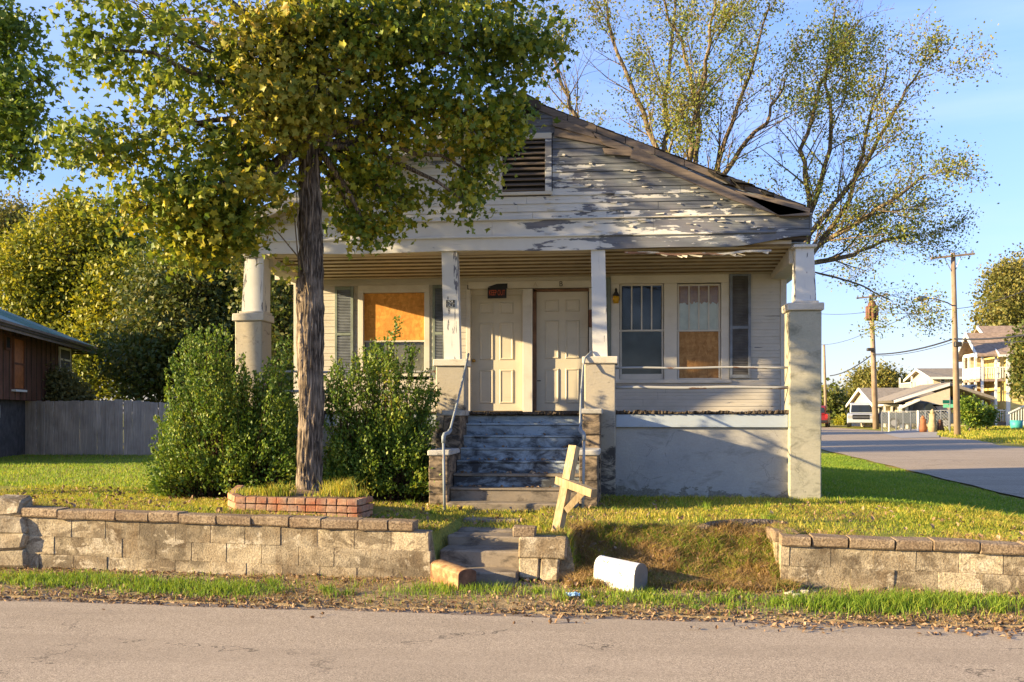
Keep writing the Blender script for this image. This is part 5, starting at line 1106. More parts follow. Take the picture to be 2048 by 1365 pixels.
# ------------------------------------------------------------------ thin autumn trees behind the house
def thin_tree(label, stems, D, seed, nleaf, base, leaf_s=.062, spread=1., Dj=2.0):
    random.seed(seed); b = W(base[0], base[1], D); b.z = gzf(b.x, b.y)-.1
    o = thing('autumn_tree', label, 'tree', b); segs = []; fine = []; P = []
    def grow(p, d, L, r, lev):
        n = 4; line = [p]; q = p.copy(); dd = d.copy()
        for i in range(n):
            dd = (dd+Vector((random.gauss(0, .10), random.gauss(0, .10), random.gauss(.02, .07)))).normalized(); q = q+dd*L/n; line.append(q.copy())
        (segs if lev < 1 else fine).append((line, [max(.004, r*(1-.7*i/n)) for i in range(n+1)]))
        if lev >= 1:
            for i in range(1, n+1):
                for _ in range(5 if lev == 2 else 4):
                    P.append(line[i]+Vector((random.gauss(0, .1), random.gauss(0, .1), random.gauss(0, .1))))
        if lev < 2:
            for i in range(1, n+1):
                for _ in range(2 if lev == 0 else 2):
                    if random.random() < .62:
                        a = random.uniform(0, 6.28); side = dd.orthogonal().normalized(); side.rotate(Matrix.Rotation(a, 3, dd)); nd = (dd*.75+side*random.uniform(.35, .8)+Vector((0, 0, .12))).normalized()
                        grow(line[i], nd, L*random.uniform(.38, .62), r*.5*(1-.5*i/n), lev+1)
    trunks = []
    for st in stems:
        y_j = random.uniform(-Dj, Dj); pts = [W(px, py, D+y_j*min(1, k*.5)) for k, (px, py) in enumerate(st)]
        pts = [b+Vector((random.uniform(-.1, .1), 0, 0))]+pts; n = len(pts); r0 = .075*spread*(1 if len(st) > 3 else .32)
        fullL = sum((pts[i+1]-pts[i]).length for i in range(n-1)); rad = [r0*(1-.85*i/(n-1))+.012 for i in range(n)]
        # resample for a natural wobble
        line = []; rr = []
        for i in range(n-1):
            for k in range(4):
                t = k/4; line.append(pts[i].lerp(pts[i+1], t)+Vector((random.gauss(0, .04), random.gauss(0, .04), 0))*(k > 0)); rr.append(rad[i]*(1-t)+rad[i+1]*t)
        line.append(pts[-1]); rr.append(rad[-1]); trunks.append((line, rr))
        for i in range(4, len(line)):
            d = (line[i]-line[i-1]).normalized(); rem = 1-i/len(line)
            for _ in range(1 if random.random() < .8 else 2):
                side = d.orthogonal().normalized(); side.rotate(Matrix.Rotation(random.uniform(0, 6.28), 3, d)); nd = (d*.8+side*random.uniform(.4, .9)+Vector((0, 0, .1))).normalized()
                grow(line[i], nd, (1.0+1.3*rem)*random.uniform(.5, 1.1)*spread, rr[i]*.4, 1 if random.random() < .6 else 0)
    for tk in trunks: tubes_np('stem', [tk], M['barkl'], o, 9)
    stuff(tubes_np('limb', segs, M['barkl'], o, 5))
    random.shuffle(fine); stuff(tubes_np('twigs', fine, M['barkl'], o, 3))
    P = np.array(P); m = max(1, round(nleaf/len(P))); keep = vnoise(P[:, 0], P[:, 2], .9, seed) > -.42; P = P[keep]
    Q = np.repeat(P, m, 0)+rng.normal(size=(len(P)*m, 3))*.13
    leaves('crown', Q, leaf_s, LEAF_V*np.array([1.5, 1, 1]), LEAF_F, M['oak'], o, droop=.3, up=.2); return o
thin_tree('multi stemmed sparse autumn tree rising behind the middle of the right roof slope', [[(1330, 330), (1270, 190), (1225, 80), (1190, -60)], [(1335, 320), (1330, 200), (1345, 60), (1360, -80)], [(1370, 360), (1395, 220), (1420, 90), (1440, -60)],
          [(1390, 370), (1400, 250), (1370, 120), (1310, -40)], [(1420, 380), (1450, 280), (1500, 150), (1540, 10)], [(1425, 380), (1480, 300), (1540, 230), (1570, 160)], [(1200, 330), (1150, 230), (1120, 160), (1105, 90)]], 24.5, 5, 42000, (1385, 900))
thin_tree('sparse leaning autumn tree spreading over the right end of the roof', [[(1615, 520), (1700, 400), (1730, 280), (1775, 130)], [(1615, 440), (1660, 300), (1650, 170), (1670, 20)], [(1618, 500), (1740, 430), (1800, 390), (1850, 350)], [(1620, 400), (1600, 300), (1640, 170), (1720, 40)],
          [(1612, 530), (1710, 510), (1770, 480), (1820, 470)], [(1612, 540), (1720, 570), (1780, 600)], [(1618, 470), (1730, 330), (1790, 220), (1840, 140)]], 25.5, 8, 32000, (1560, 900))
# ------------------------------------------------------------------ dense trees
def dense(name, label, cat, ell, mat, n, size, D0, base, group=None, T=LEAF_V*np.array([1.4, 1, 1.2]), TF=LEAF_F, trunk=(.25, 3), clump=.35, m=14):
    b = W(base[0], base[1], D0); b.z = gzf(b.x, b.y)-.05; o = thing(name, label, cat, b, group); P = []; tot = sum(e[2]*e[3] for e in ell); tw = []; lim = []; random.seed(int(D0*7+base[0]) & 1023)
    for (px, py, rx, ry, D, rd) in ell:
        c = W(px, py, D); k = D/F; q = max(8, int(n*rx*ry/tot/m)); C = ellpts(q, c, (rx*k, rd, ry*k), .4); C[:, 2] = np.maximum(C[:, 2], b.z+.15)
        lb = bend(b+Vector((0, 0, min(trunk[1]*.5, max(.2, c.z-b.z)*.5))), c, 3, .05); lim.append((lb, [trunk[0]*.6, trunk[0]*.4, trunk[0]*.25, .02]))
        for v in C[::3]: tw.append((bend(lb[2], v, 2, .08), [.03*trunk[0]*4, .015*trunk[0]*4, .003]))
        Q = np.repeat(C, m, 0)+rng.normal(size=(q*m, 3))*clump; P.append(Q)
    MB().tube([b, b+Vector((.05, 0, trunk[1]*.5)), b+Vector((0, .05, trunk[1]))], [trunk[0], trunk[0]*.8, trunk[0]*.5], 9).build('trunk', M['bark'], o, True)
    stuff(tubes_np('limb', lim, M['bark'], o, 5)); stuff(tubes_np('twigs', tw, M['bark'], o, 3))
    P = np.concatenate(P); P[:, 2] = np.maximum(P[:, 2], b.z+.05); leaves('crown', P, size, T, TF, mat, o, up=.6, droop=.1); return o
dense('broadleaf_tree', 'bright yellow green bushy tree behind the brown house', 'tree', [(150, 520, 120, 110, 50, 3), (60, 560, 100, 90, 49, 2), (230, 470, 80, 70, 50, 2.5), (140, 430, 50, 40, 50, 1.5), (250, 600, 100, 110, 48, 2), (100, 660, 110, 80, 49, 2), (200, 720, 90, 90, 47.5, 1.5)], M['back'], 60000, .20, 49, (170, 880))
dense('broadleaf_tree', 'dull green tree top at the left edge behind the yellow green tree', 'tree', [(20, 440, 45, 45, 55, 2), (-20, 500, 80, 70, 55, 2.5), (40, 490, 50, 40, 55, 2)], M['fartree'], 12000, .2, 55, (-30, 870))
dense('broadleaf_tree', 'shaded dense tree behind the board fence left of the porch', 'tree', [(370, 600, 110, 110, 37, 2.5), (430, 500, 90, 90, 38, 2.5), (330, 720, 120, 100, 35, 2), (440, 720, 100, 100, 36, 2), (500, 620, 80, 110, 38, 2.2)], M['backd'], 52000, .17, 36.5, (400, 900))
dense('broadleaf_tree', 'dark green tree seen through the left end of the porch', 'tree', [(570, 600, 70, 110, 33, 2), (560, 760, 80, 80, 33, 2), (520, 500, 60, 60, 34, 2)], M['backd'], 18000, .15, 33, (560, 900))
dense('olive_bush', 'pale olive bush between the brown house and the board fence', 'shrub', [(130, 785, 45, 35, 33.0, .6), (115, 762, 30, 22, 33.0, .5), (150, 805, 40, 28, 33.0, .5)], M['olive'], 9000, .10, 33.0, (128, 860), trunk=(.06, 1.2), clump=.15)
dense('broadleaf_tree', 'rounded autumn tree beyond the grey roofed house', 'tree', [(1760, 785, 60, 45, 112, 4), (1715, 810, 40, 35, 110, 3), (1800, 790, 40, 38, 112, 4), (1745, 760, 40, 22, 112, 3)], M['fartree'], 22000, .32, 111, (1755, 850), trunk=(.4, 5), clump=.6)
dense('broadleaf_tree', 'dark low tree behind the red vehicle', 'tree', [(1668, 820, 24, 36, 98, 2.5), (1680, 840, 22, 22, 98, 2), (1655, 800, 16, 24, 98, 2)], M['backd'], 4500, .40, 98, (1668, 850), trunk=(.3, 3), clump=.5)
dense('broadleaf_tree', 'dense green tree towering behind the yellow house', 'tree', [(2020, 600, 60, 75, 92, 4), (1990, 650, 35, 60, 90, 3), (2070, 560, 70, 60, 92, 4), (2060, 660, 60, 70, 90, 4), (2100, 640, 80, 110, 92, 4), (2010, 560, 30, 30, 92, 2)], M['fartree'], 34000, .28, 91, (2030, 850), trunk=(.4, 6), clump=.55)
dense('conifer_branch_tree', 'dark small tree at the right edge in front of the yellow house', 'tree', [(2042, 755, 22, 14, 56, .8), (2052, 700, 26, 60, 56, 1.2), (2036, 778, 16, 7, 56, .6), (2062, 770, 25, 30, 56, 1)], M['backd'], 3600, .22, 56, (2075, 860), trunk=(.15, 5), clump=.2)
for (px, rx, ry, D, lab) in ((1972, 17, 17, 60, 'dark shrub in the front yard of the yellow house'), (1938, 14, 26, 58, 'leafy shrub just right of the near utility pole'), (1950, 12, 14, 59, 'low shrub between the leafy shrub and the yellow house porch')):
    dense('yard_shrub', lab, 'shrub', [(px, 848-ry, rx, ry, D, .6)], M['bush'], 2600, .17, D, (px, 850), trunk=(.05, .8), clump=.18)
dense('clipped_hedge', 'clipped yellow green hedge left of the silver vehicle', 'hedge', [(1684, 845, 14, 12, 88, .8)], M['back'], 2200, .22, 88, (1684, 855), trunk=(.06, .6), clump=.12)
# ------------------------------------------------------------------ brown house and fence at the left
def gb(px, py, D): p = W(px, py, D); return p
P1 = W(143, 0, 36.0); P0 = W(0, 0, 27.9); P1.z = P0.z = 0; U = (P0-P1).normalized(); Vv = Vector((U.y, -U.x, 0)); Vv = Vv if Vv.dot(P1) > 0 else -Vv
bh = thing('brown_house', 'dark brown board house with green metal roof and dark basement at the left edge', 'house', P1+U*7+Vv*4+Vector((0, 0, .42)))
def LH(u, v, z): q = P1+U*u+Vv*v; return (q.x, q.y, z)
def lbox(u0, u1, v0, v1, z0, z1, mat, name, par=None):
    return MB().add([LH(u, v, z) for u in (u0, u1) for v in (v0, v1) for z in (z0, z1)], [(0, 1, 3, 2), (4, 6, 7, 5), (0, 4, 5, 1), (2, 3, 7, 6), (0, 2, 6, 4), (1, 5, 7, 3)]).build(name, mat, par or bh)
def lu(px):      # place along the front wall seen at this pixel
    t = (px-CX)/F; r = Vector((t*CA-SA, t*SA+CA, 0)); n = Vv; k = P1.dot(n)/r.dot(n); q = r*k; return (q-P1).dot(U), dep(q.x, q.y)
def lz(py, px): return ZC+(HY-py)*lu(px)[1]/F
zw0, ze, UL = 2.15, 4.16, 12.2
lbox(0, UL, 0, 9, zw0, ze+.05, M['brownwall'], 'wall'); lbox(.3, UL-.3, .25, 8.7, .1, zw0, M['darkblock'], 'basement_wall')
for k in range(21): lbox(.3*k*1.9, .3*k*1.9+.03, -.02, 0, zw0, ze, M['rotwood'], 'batten')
ec = [LH(-.9, -.8, ze), LH(UL+.9, -.8, ze), LH(UL+.9, 9.8, ze), LH(-.9, 9.8, ze)]; rd_ = [LH(4.2, 4.5, ze+2.3), LH(UL-4.2, 4.5, ze+2.3)]
r = MB().add(ec+rd_, [(0, 1, 5, 4), (1, 2, 5), (2, 3, 4, 5), (3, 0, 4), (0, 3, 2, 1)]).build('roof', M['groof'], bh)
for k in range(12): u = 4.3+k*.32; MB().tube([LH(u, -.8, ze+.015), LH(u, 4.4, ze+2.27)], .015, 4).build('roof_seam', M['groof'], r)
for k in range(3): lbox(-.92+.04*k, UL+.9, -.84+.04*k, -.80+.04*k, ze-.07-.08*k, ze-.00-.08*k, [M['greywood'], M['rotwood'], M['greywood']][k], 'fascia', r); lbox(-.92+.04*k, -.88+.04*k, -.8+.04*k, 9.8, ze-.07-.08*k, ze-.0-.08*k, [M['greywood'], M['rotwood'], M['greywood']][k], 'fascia', r)
q_ = LH(lu(94)[0], 1.6, 0); MB().cyl((q_[0], q_[1], ze+.4), (q_[0], q_[1], ze+.95), .06, 8).build('vent_pipe', M['wwall'], r)
def lwin(pa, pb, ya, yb, mat, name, fr, mid=True, v=0.):
    u1, u0 = lu(pa)[0], lu(pb)[0]; z0_, z1_ = lz(yb, pb), lz(ya, pb); w = .07; p = lbox(u0, u1, v-.03, v+.02, z0_, z1_, mat, name)
    for (a, b, c, d) in ((u0-w, u0, z0_-w, z1_+w), (u1, u1+w, z0_-w, z1_+w), (u0, u1, z1_, z1_+w), (u0, u1, z0_-w, z0_)): lbox(a, b, v-.06, v-.0, c, d, fr, 'window_frame', p)
    if mid: lbox(u0, u1, v-.05, v-.031, (z0_+z1_)/2-.03, (z0_+z1_)/2+.03, fr, 'meeting_rail', p)
    return p
lwin(118, 138, 703, 742, M['curtain'], 'window', M['wwall']); lwin(25, 45, 682, 778, M['orange_d'], 'glazed_door', M['brownwall']); lwin(9, 18, 676, 697, M['dark'], 'small_window', M['brownwall'], False); lwin(2, 13, 816, 831, M['curtain'], 'vent_window', M['wwall'], False, .25)
lbox(lu(46)[0], lu(23)[0], -.12, -.0, lz(784, 35), lz(780, 35), M['wwall'], 'white_sill')
BY = 33.5
def rwin(pa, pb, ya, yb, mat, name='window', Y=BY, fr=None, par=bh, mid=True):
    x0_, x1_ = PX(pa, Y), PX(pb, Y); z0_, z1_ = PZ(yb, x0_, Y), PZ(ya, x0_, Y); w = .06
    p = MB().box(x0_, x1_, Y-.02, Y+.02, z0_, z1_).build(name, mat, par)
    f = fr or M['wwall']
    for (a, b, c, d) in ((x0_-w, x0_, z0_-w, z1_+w), (x1_, x1_+w, z0_-w, z1_+w), (x0_, x1_, z1_, z1_+w), (x0_, x1_, z0_-w, z0_)): MB().box(a, b, Y-.045, Y+.02, c, d).build('window_frame', f, p)
    if mid: MB().box(x0_, x1_, Y-.04, Y-.015, (z0_+z1_)/2-.03, (z0_+z1_)/2+.03).build('meeting_rail', f, p)
    return p
FD = 29.4
fn = thing('board_fence', 'weathered grey vertical board fence across the side lawn', 'fence', (PX(190, FD), FD, .4))
me = bpy.data.meshes.new('picket'); mb = MB(); mb.cbox(-.0715, .0715, -.012, .012, 0, 1, .011); me.from_pydata(mb.v, [], mb.f); me.materials.append(M['picket'])
x = PX(52, FD); random.seed(2); i = 0
while x < PX(560, FD):
    zt = PZ(np.interp(CX+F*(x*CA+FD*SA)/dep(x, FD), [50, 180, 240, 330, 600], [803, 802, 800, 806, 812]), x, FD)+random.uniform(-.015, .015); z0_ = gzf(x, FD)-.05
    place('picket', me, (x, FD+random.uniform(-.022, .022), z0_), fn, (0, random.uniform(-.006, .006), random.uniform(-.03, .03)), (random.uniform(.975, 1.0), 1, zt-z0_)); x += .142; i += 1
for z_ in (.75, 1.25, 1.8): MB().box(PX(52, FD), PX(560, FD), FD+.02, FD+.06, z_, z_+.08).build('rail', M['picket'], fn)
x = PX(60, FD)
while x < PX(560, FD): MB().box(x, x+.09, FD+.06, FD+.15, .3, 2.1).build('post', M['picket'], fn); x += 2.4
# ------------------------------------------------------------------ utility poles
def pole(name, label, px0, py0, px1, py1, D, r, arm):
    a, b = W(px0, py0, D), W(px1, py1, D); a.z = gzf(a.x, a.y)-.2; o = thing(name, label, 'utility pole', a)
    MB().tube([a, a.lerp(b, .5), b], [r, r*.85, r*.68], 12).build('pole', M['pole'], o, True)
    if arm:
        (ax, ay), (bx, by) = arm; p, q = W(ax, ay, D-.2), W(bx, by, D-.2); beam(p, q, .10, .12, (0, 0, 1), M['pole'], 'crossarm', o)
        for t in (.04, .2, .8, .96):
            u = p.lerp(q, t); MB().tube([u+Vector((0, 0, .05)), u+Vector((0, 0, .14)), u+Vector((0, 0, .2))], [.03, .05, .02], 8).build('insulator', M['galv'], o)
        m = b.lerp(a, .12)
        for e in (p.lerp(q, .3), p.lerp(q, .7)): MB().cyl(m, e, .02, 5).build('arm_brace', M['galv'], o)
    return o, a, b
p1, a1, b1 = pole('utility_pole', 'near leaning wooden utility pole with crossarm and street light arm', 1915, 862, 1906, 506, 52, .17, ((1862, 517), (1949, 508)))
lp = [W(1907, 613, 52), W(1895, 606, 51.7), W(1870, 598, 51.3), W(1852, 597, 51)]; MB().tube(lp, .035, 7).build('lamp_arm', M['galv'], p1, True)
MB().tube([W(1856, 597, 51), W(1848, 597, 50.9), W(1838, 598, 50.8), W(1831, 598, 50.7)], [.06, .13, .15, .05], 10).build('lamp_head', M['galv'], p1, True)
MB().cbox(b1.x-.05, b1.x+.3, b1.y-.5, b1.y-.2, W(0, 695, 52).z, W(0, 685, 52).z, .03).build('junction_box', M['iron'], p1)
p2, a2, b2 = pole('utility_pole', 'far wooden utility pole carrying a ring of transformers', 1752, 854, 1742, 590, 70, .21, ((1713, 597), (1773, 591)))
tc = W(1744, 627, 70); 
for k in range(8):
    a = k*math.pi/4; q = tc+Vector((math.cos(a)*.33, math.sin(a)*.33, 0)); MB().tube([q-Vector((0, 0, .5)), q-Vector((0, 0, .45)), q+Vector((0, 0, .45)), q+Vector((0, 0, .5))], [.08, .12, .12, .07], 8).build('transformer', M['rust'], p2, True)
MB().tube([tc+Vector((0, 0, .4)), tc+Vector((0, 0, .6)), tc+Vector((0, 0, .85))], [.32, .3, .2], 10).build('bracket_ring', M['rust'], p2)
MB().cbox(*sum(([W(1739, 0, 70).x-.25, W(1739, 0, 70).x+.2], [W(1739, 0, 70).y-.5, W(1739, 0, 70).y-.15], [W(0, 703, 70).z, W(0, 697, 70).z]), []), .03).build('splice_case', M['iron'], p2)
p3, a3, b3 = pole('utility_pole', 'thin far utility pole seen beside the right porch pier', 1652, 855, 1648, 690, 95, .15, None)
def cable(label, pts, r=.03):
    P = [W(*p) for p in pts]; L = []
    for i in range(len(P)-1):
        sag = (P[i+1]-P[i]).length*.012
        for k in range(10): t = k/10; q = P[i].lerp(P[i+1], t); q.z -= 4*sag*t*(1-t); L.append(q)
    L.append(P[-1]); tag(MB().tube(L, r, 5).build('overhead_cable', M['wire'], None, True, fix=False), label, 'cable', 'overhead cables')
cable('thick black cable sagging between the two wooden utility poles and past the yellow house', [(1660, 752, 95), (1745, 709, 70), (1908, 678, 52), (2100, 662, 40)], .045)
cable('thin cable just below the thick one right of the near pole', [(1745, 712, 70), (1908, 684, 52), (2100, 676, 40)], .018)
cable('faint high cable between the tops of the wooden poles', [(1640, 628, 80), (1744, 623, 70), (1910, 618, 52), (2100, 560, 36)], .018)
cable('faint slanting service cable running down left from the street light', [(1640, 690, 95), (1745, 660, 72), (1885, 588, 52)], .018)
# ------------------------------------------------------------------ vehicles
def vehicle(name, label, cat, c, rot, paint, L=4.9, Wd=1.95, H=1.85, kind='suv'):
    o = thing(name, label, cat, c); mt = Matrix.Translation(c)@Matrix.Rotation(rot, 4, 'Z')
    def T(x, y, z): return tuple(mt@Vector((x, y, z)))
    def ext(poly, y0, y1, m, nm, par=o, inset=0):
        n = len(poly); vs = []; f = []
        ys_ = [(y0, .94), (y0+.08, 1.), (y1-.08, 1.), (y1, .94)]; cx = sum(p[0] for p in poly)/n; cz = sum(p[1] for p in poly)/n
        for (y, s) in ys_: vs += [T(cx+(x-cx)*s, y, cz+(z-cz)*s) for x, z in poly]
        for k in range(3): f += [(k*n+i, k*n+(i+1) % n, (k+1)*n+(i+1) % n, (k+1)*n+i) for i in range(n)]
        f += [tuple(range(n)), tuple(range(3*n, 4*n))[::-1]]
        return MB().add(vs, f).build(nm, m, par)
    hL, w = L/2, Wd/2; bz_ = .32
    body = [(-hL, bz_+.1), (-hL+.02, .95), (-hL+.15, 1.08), (hL*.34, 1.10), (hL*.9, 1.02), (hL, .88), (hL, bz_+.05), (hL-.1, bz_), (-hL+.1, bz_)]
    ext(body, -w, w, paint, 'body')
    if kind == 'suv': cab = [(-hL+.05, 1.08), (-hL+.28, H-.08), (-hL+.5, H), (hL*.08, H), (hL*.20, H-.06), (hL*.46, 1.10)]
    else: cab = [(-.7, 1.08), (-.55, H-.05), (-.35, H), (hL*.12, H), (hL*.24, H-.06), (hL*.5, 1.10)]
    gh = ext(cab, -w+.16, w-.16, paint, 'cabin')
    for s in (-1, 1):
        y = s*(w-.155); xs_ = [(cab[0][0]+.3, cab[0][0]+.42), ] 
        x_a, x_b = cab[0][0]+.28, cab[-1][0]-.22; mid = (x_a+x_b)/2
        for (xa, xb) in ((x_a, mid-.04), (mid+.04, x_b)):
            zt = H-.16; MB().add([T(xa+(.1 if xa == x_a else 0), y, zt), T(xb-(.32 if xb == x_b else 0), y, zt), T(xb, y, 1.16), T(xa, y, 1.16), T(xa+(.1 if xa == x_a else 0), y+s*.02, zt), T(xb-(.32 if xb == x_b else 0), y+s*.02, zt), T(xb, y+s*.02, 1.16), T(xa, y+s*.02, 1.16)], [(0, 1, 2, 3), (4, 5, 6, 7), (0, 1, 5, 4), (1, 2, 6, 5), (2, 3, 7, 6), (3, 0, 4, 7)]).build('side_window', M['carglass'], gh)
        MB().cbox(0, .01, 0, .01, 0, .01) 
        mv = [T(hL*.38+dx, s*(w+.02+dy), 1.14+dz) for dx in (-.06, .06) for dy in (-.0, .16) for dz in (0, .18)]; MB().add(mv, [(0, 1, 3, 2), (4, 6, 7, 5), (0, 4, 5, 1), (2, 3, 7, 6), (0, 2, 6, 4), (1, 5, 7, 3)]).build('wing_mirror', M['black'], o)
    xa, za, xb, zb = cab[-2][0]+.03, cab[-2][1]-.05, cab[-1][0]-.03, cab[-1][1]+.06
    MB().add([T(xa, -w+.3, za+.01), T(xa, w-.3, za+.01), T(xb+.02, w-.24, zb), T(xb+.02, -w+.24, zb), T(xa-.03, -w+.3, za-.02), T(xa-.03, w-.3, za-.02), T(xb-.02, w-.24, zb-.03), T(xb-.02, -w+.24, zb-.03)], [(0, 1, 2, 3), (4, 5, 6, 7), (0, 1, 5, 4), (1, 2, 6, 5), (2, 3, 7, 6), (3, 0, 4, 7)]).build('windscreen', M['carglass'], gh)
    xa, za, xb, zb = cab[1][0]-.03, cab[1][1]-.08, cab[0][0]-.03, cab[0][1]+.1
    MB().add([T(xa, -w+.3, za), T(xa, w-.3, za), T(xb, w-.26, zb), T(xb, -w+.26, zb), T(xa+.05, -w+.3, za), T(xa+.05, w-.3, za), T(xb+.05, w-.26, zb), T(xb+.05, -w+.26, zb)], [(0, 1, 2, 3), (4, 5, 6, 7), (0, 1, 5, 4), (1, 2, 6, 5), (2, 3, 7, 6), (3, 0, 4, 7)]).build('rear_window', M['carglass'], gh)
    def bx(x0, x1, y0, y1, z0, z1, m, nm):
        vs = [T(x, y, z) for x in (x0, x1) for y in (y0, y1) for z in (z0, z1)]; return MB().add(vs, [(0, 1, 3, 2), (4, 6, 7, 5), (0, 4, 5, 1), (2, 3, 7, 6), (0, 2, 6, 4), (1, 5, 7, 3)]).build(nm, m, o)
    g_ = bx(hL-.03, hL+.03, -w*.60, w*.60, .62, .97, M['black'], 'grille'); bx(hL+.0, hL+.045, -w*.58, w*.58, .77, .81, M['rim'], 'grille_bar')
    bx(hL-.05, hL+.1, -w+.04, w-.04, .38, .58, M['black'] if kind != 'suv' else paint, 'front_bumper'); bx(-hL-.09, -hL+.05, -w+.04, w-.04, .38, .58, M['black'], 'rear_bumper')
    for s in (-1, 1):
        bx(hL-.08, hL+.025, s*w*.62, s*w*.95, .70, .90, M['lamp'], 'headlight'); bx(-hL-.02, -hL+.06, s*w*.78, s*w*.97, .72, 1.05, M['tail'], 'tail_light')
        for x in (-hL*.6, hL*.62):
            wh = MB().cyl(T(x, s*(w-.24), .37), T(x, s*(w+.01), .37), .37, 20).build('wheel', M['tyre'], o); MB().cyl(T(x, s*(w-.05), .37), T(x, s*(w+.02), .37), .22, 12).build('rim', M['rim'], wh)
    if kind == 'pickup':
        bx(-hL+.1, -.75, -w+.12, w-.12, 1.085, 1.10, M['black'], 'load_bed')
    return o
def gp(px, D): p = W(px, 0, D); p.z = float(max(gzf(p.x, p.y), st_z(p.y)))+.01; return p
vehicle('parked_suv', 'silver white suv parked facing the camera beside the far utility pole', 'car', gp(1723, 77), math.radians(-90-14), M['white_p'], 5.0, 2.0, 1.88)
vehicle('parked_suv', 'red suv parked just right of the right porch pier', 'car', gp(1634, 82), math.radians(90-14), M['red_p'], 4.6, 1.9, 1.75)
vehicle('pickup_truck', 'dark pickup truck parked behind the chain link fence in front of the carport house', 'truck', gp(1836, 70), math.radians(-12), M['dark_p'], 5.4, 1.95, 1.9, 'pickup')
# ------------------------------------------------------------------ chain link fence
D_ = 62; A_, B_ = gp(1764, 64), gp(1898, 60); A_.z = gzf(A_.x, A_.y); B_.z = gzf(B_.x, B_.y)
cf = thing('chain_link_fence', 'low chain link fence in front of the dark pickup truck', 'fence', A_); n = 9; d = (B_-A_)
for i in range(n+1):
    q = A_+d*i/n; MB().cyl(q, q+Vector((0, 0, 1.32)), .045 if i not in (5,) else .08, 8).build('post', M['wwall'] if i in (1, 5) else M['galv'], cf)
MB().cyl(A_+Vector((0, 0, 1.28)), B_+Vector((0, 0, 1.28)), .025, 6).build('top_rail', M['galv'], cf)
mb = MB(); L = d.length; u = d/L; k = 0; x = -1.2
while x < L:
    for sg_ in (1, -1):
        a, b = (x, x+1.25) if sg_ > 0 else (x+1.25, x); ta = 0.; 
        p = A_+u*max(0, min(L, a))+Vector((0, 0, .02+1.23*(abs(max(0, min(L, a))-a)/1.25))); q = A_+u*max(0, min(L, b))+Vector((0, 0, 1.25-1.23*(abs(max(0, min(L, b))-b)/1.25)))
        mb.tube([p, q], .0035, 3, cap=False)
    x += .2
stuff(mb.build('wire_mesh', M['galv'], cf, fix=False))
# things in the yard behind the fence
def pot(px, D, h, mat, lab, nm='garden_ornament', r=.2):
    p = gp(px, D); o = thing(nm, lab, 'garden ornament', p); MB().tube([p, p+Vector((0, 0, h*.3)), p+Vector((0, 0, h*.7)), p+Vector((0, 0, h))], [r, r*1.2, r*.8, r*.9], 10).build('body', mat, o, True)
    MB().tube([p+Vector((0, 0, h)), p+Vector((0, 0, h*1.12)), p+Vector((0, 0, h*1.25))], [r*.5, r*.6, r*.1], 8).build('top', mat, o, True)
pot(1865, 58.5, 1.1, M['pine'], 'tan post like ornament at the right end of the chain link fence', r=.22); pot(1846, 58.8, .8, M['greensh'], 'brown ornament left of the tan one by the fence'); pot(1880, 59, .6, M['rust'], 'small reddish ornament beside the street sign')
p = gp(2033, 62); tag(MB().tube([p, p+Vector((0, 0, .1)), p+Vector((0, 0, .55))], [.25, .35, .38], 12).build('plant_tub', M['teal'], None, True), 'teal plastic tub on the grass by the yellow house stairs', 'tub')
# street name sign
p = gp(1900, 56); sn = thing('street_sign', 'green street name sign on a thin post left of the near utility pole', 'sign', p); MB().cyl(p, p+Vector((0, 0, 2.05)), .03, 8).build('post', M['galv'], sn)
for (a, z_, w) in ((.15, 1.78, .42), (-.9, 1.55, .42)): c_ = p+Vector((0, 0, z_)); dr = Vector((math.cos(a), math.sin(a), 0))*w; beam(c_-dr, c_+dr, .2, .02, (0, 0, 1), M['tgreen'], 'name_plate', sn)
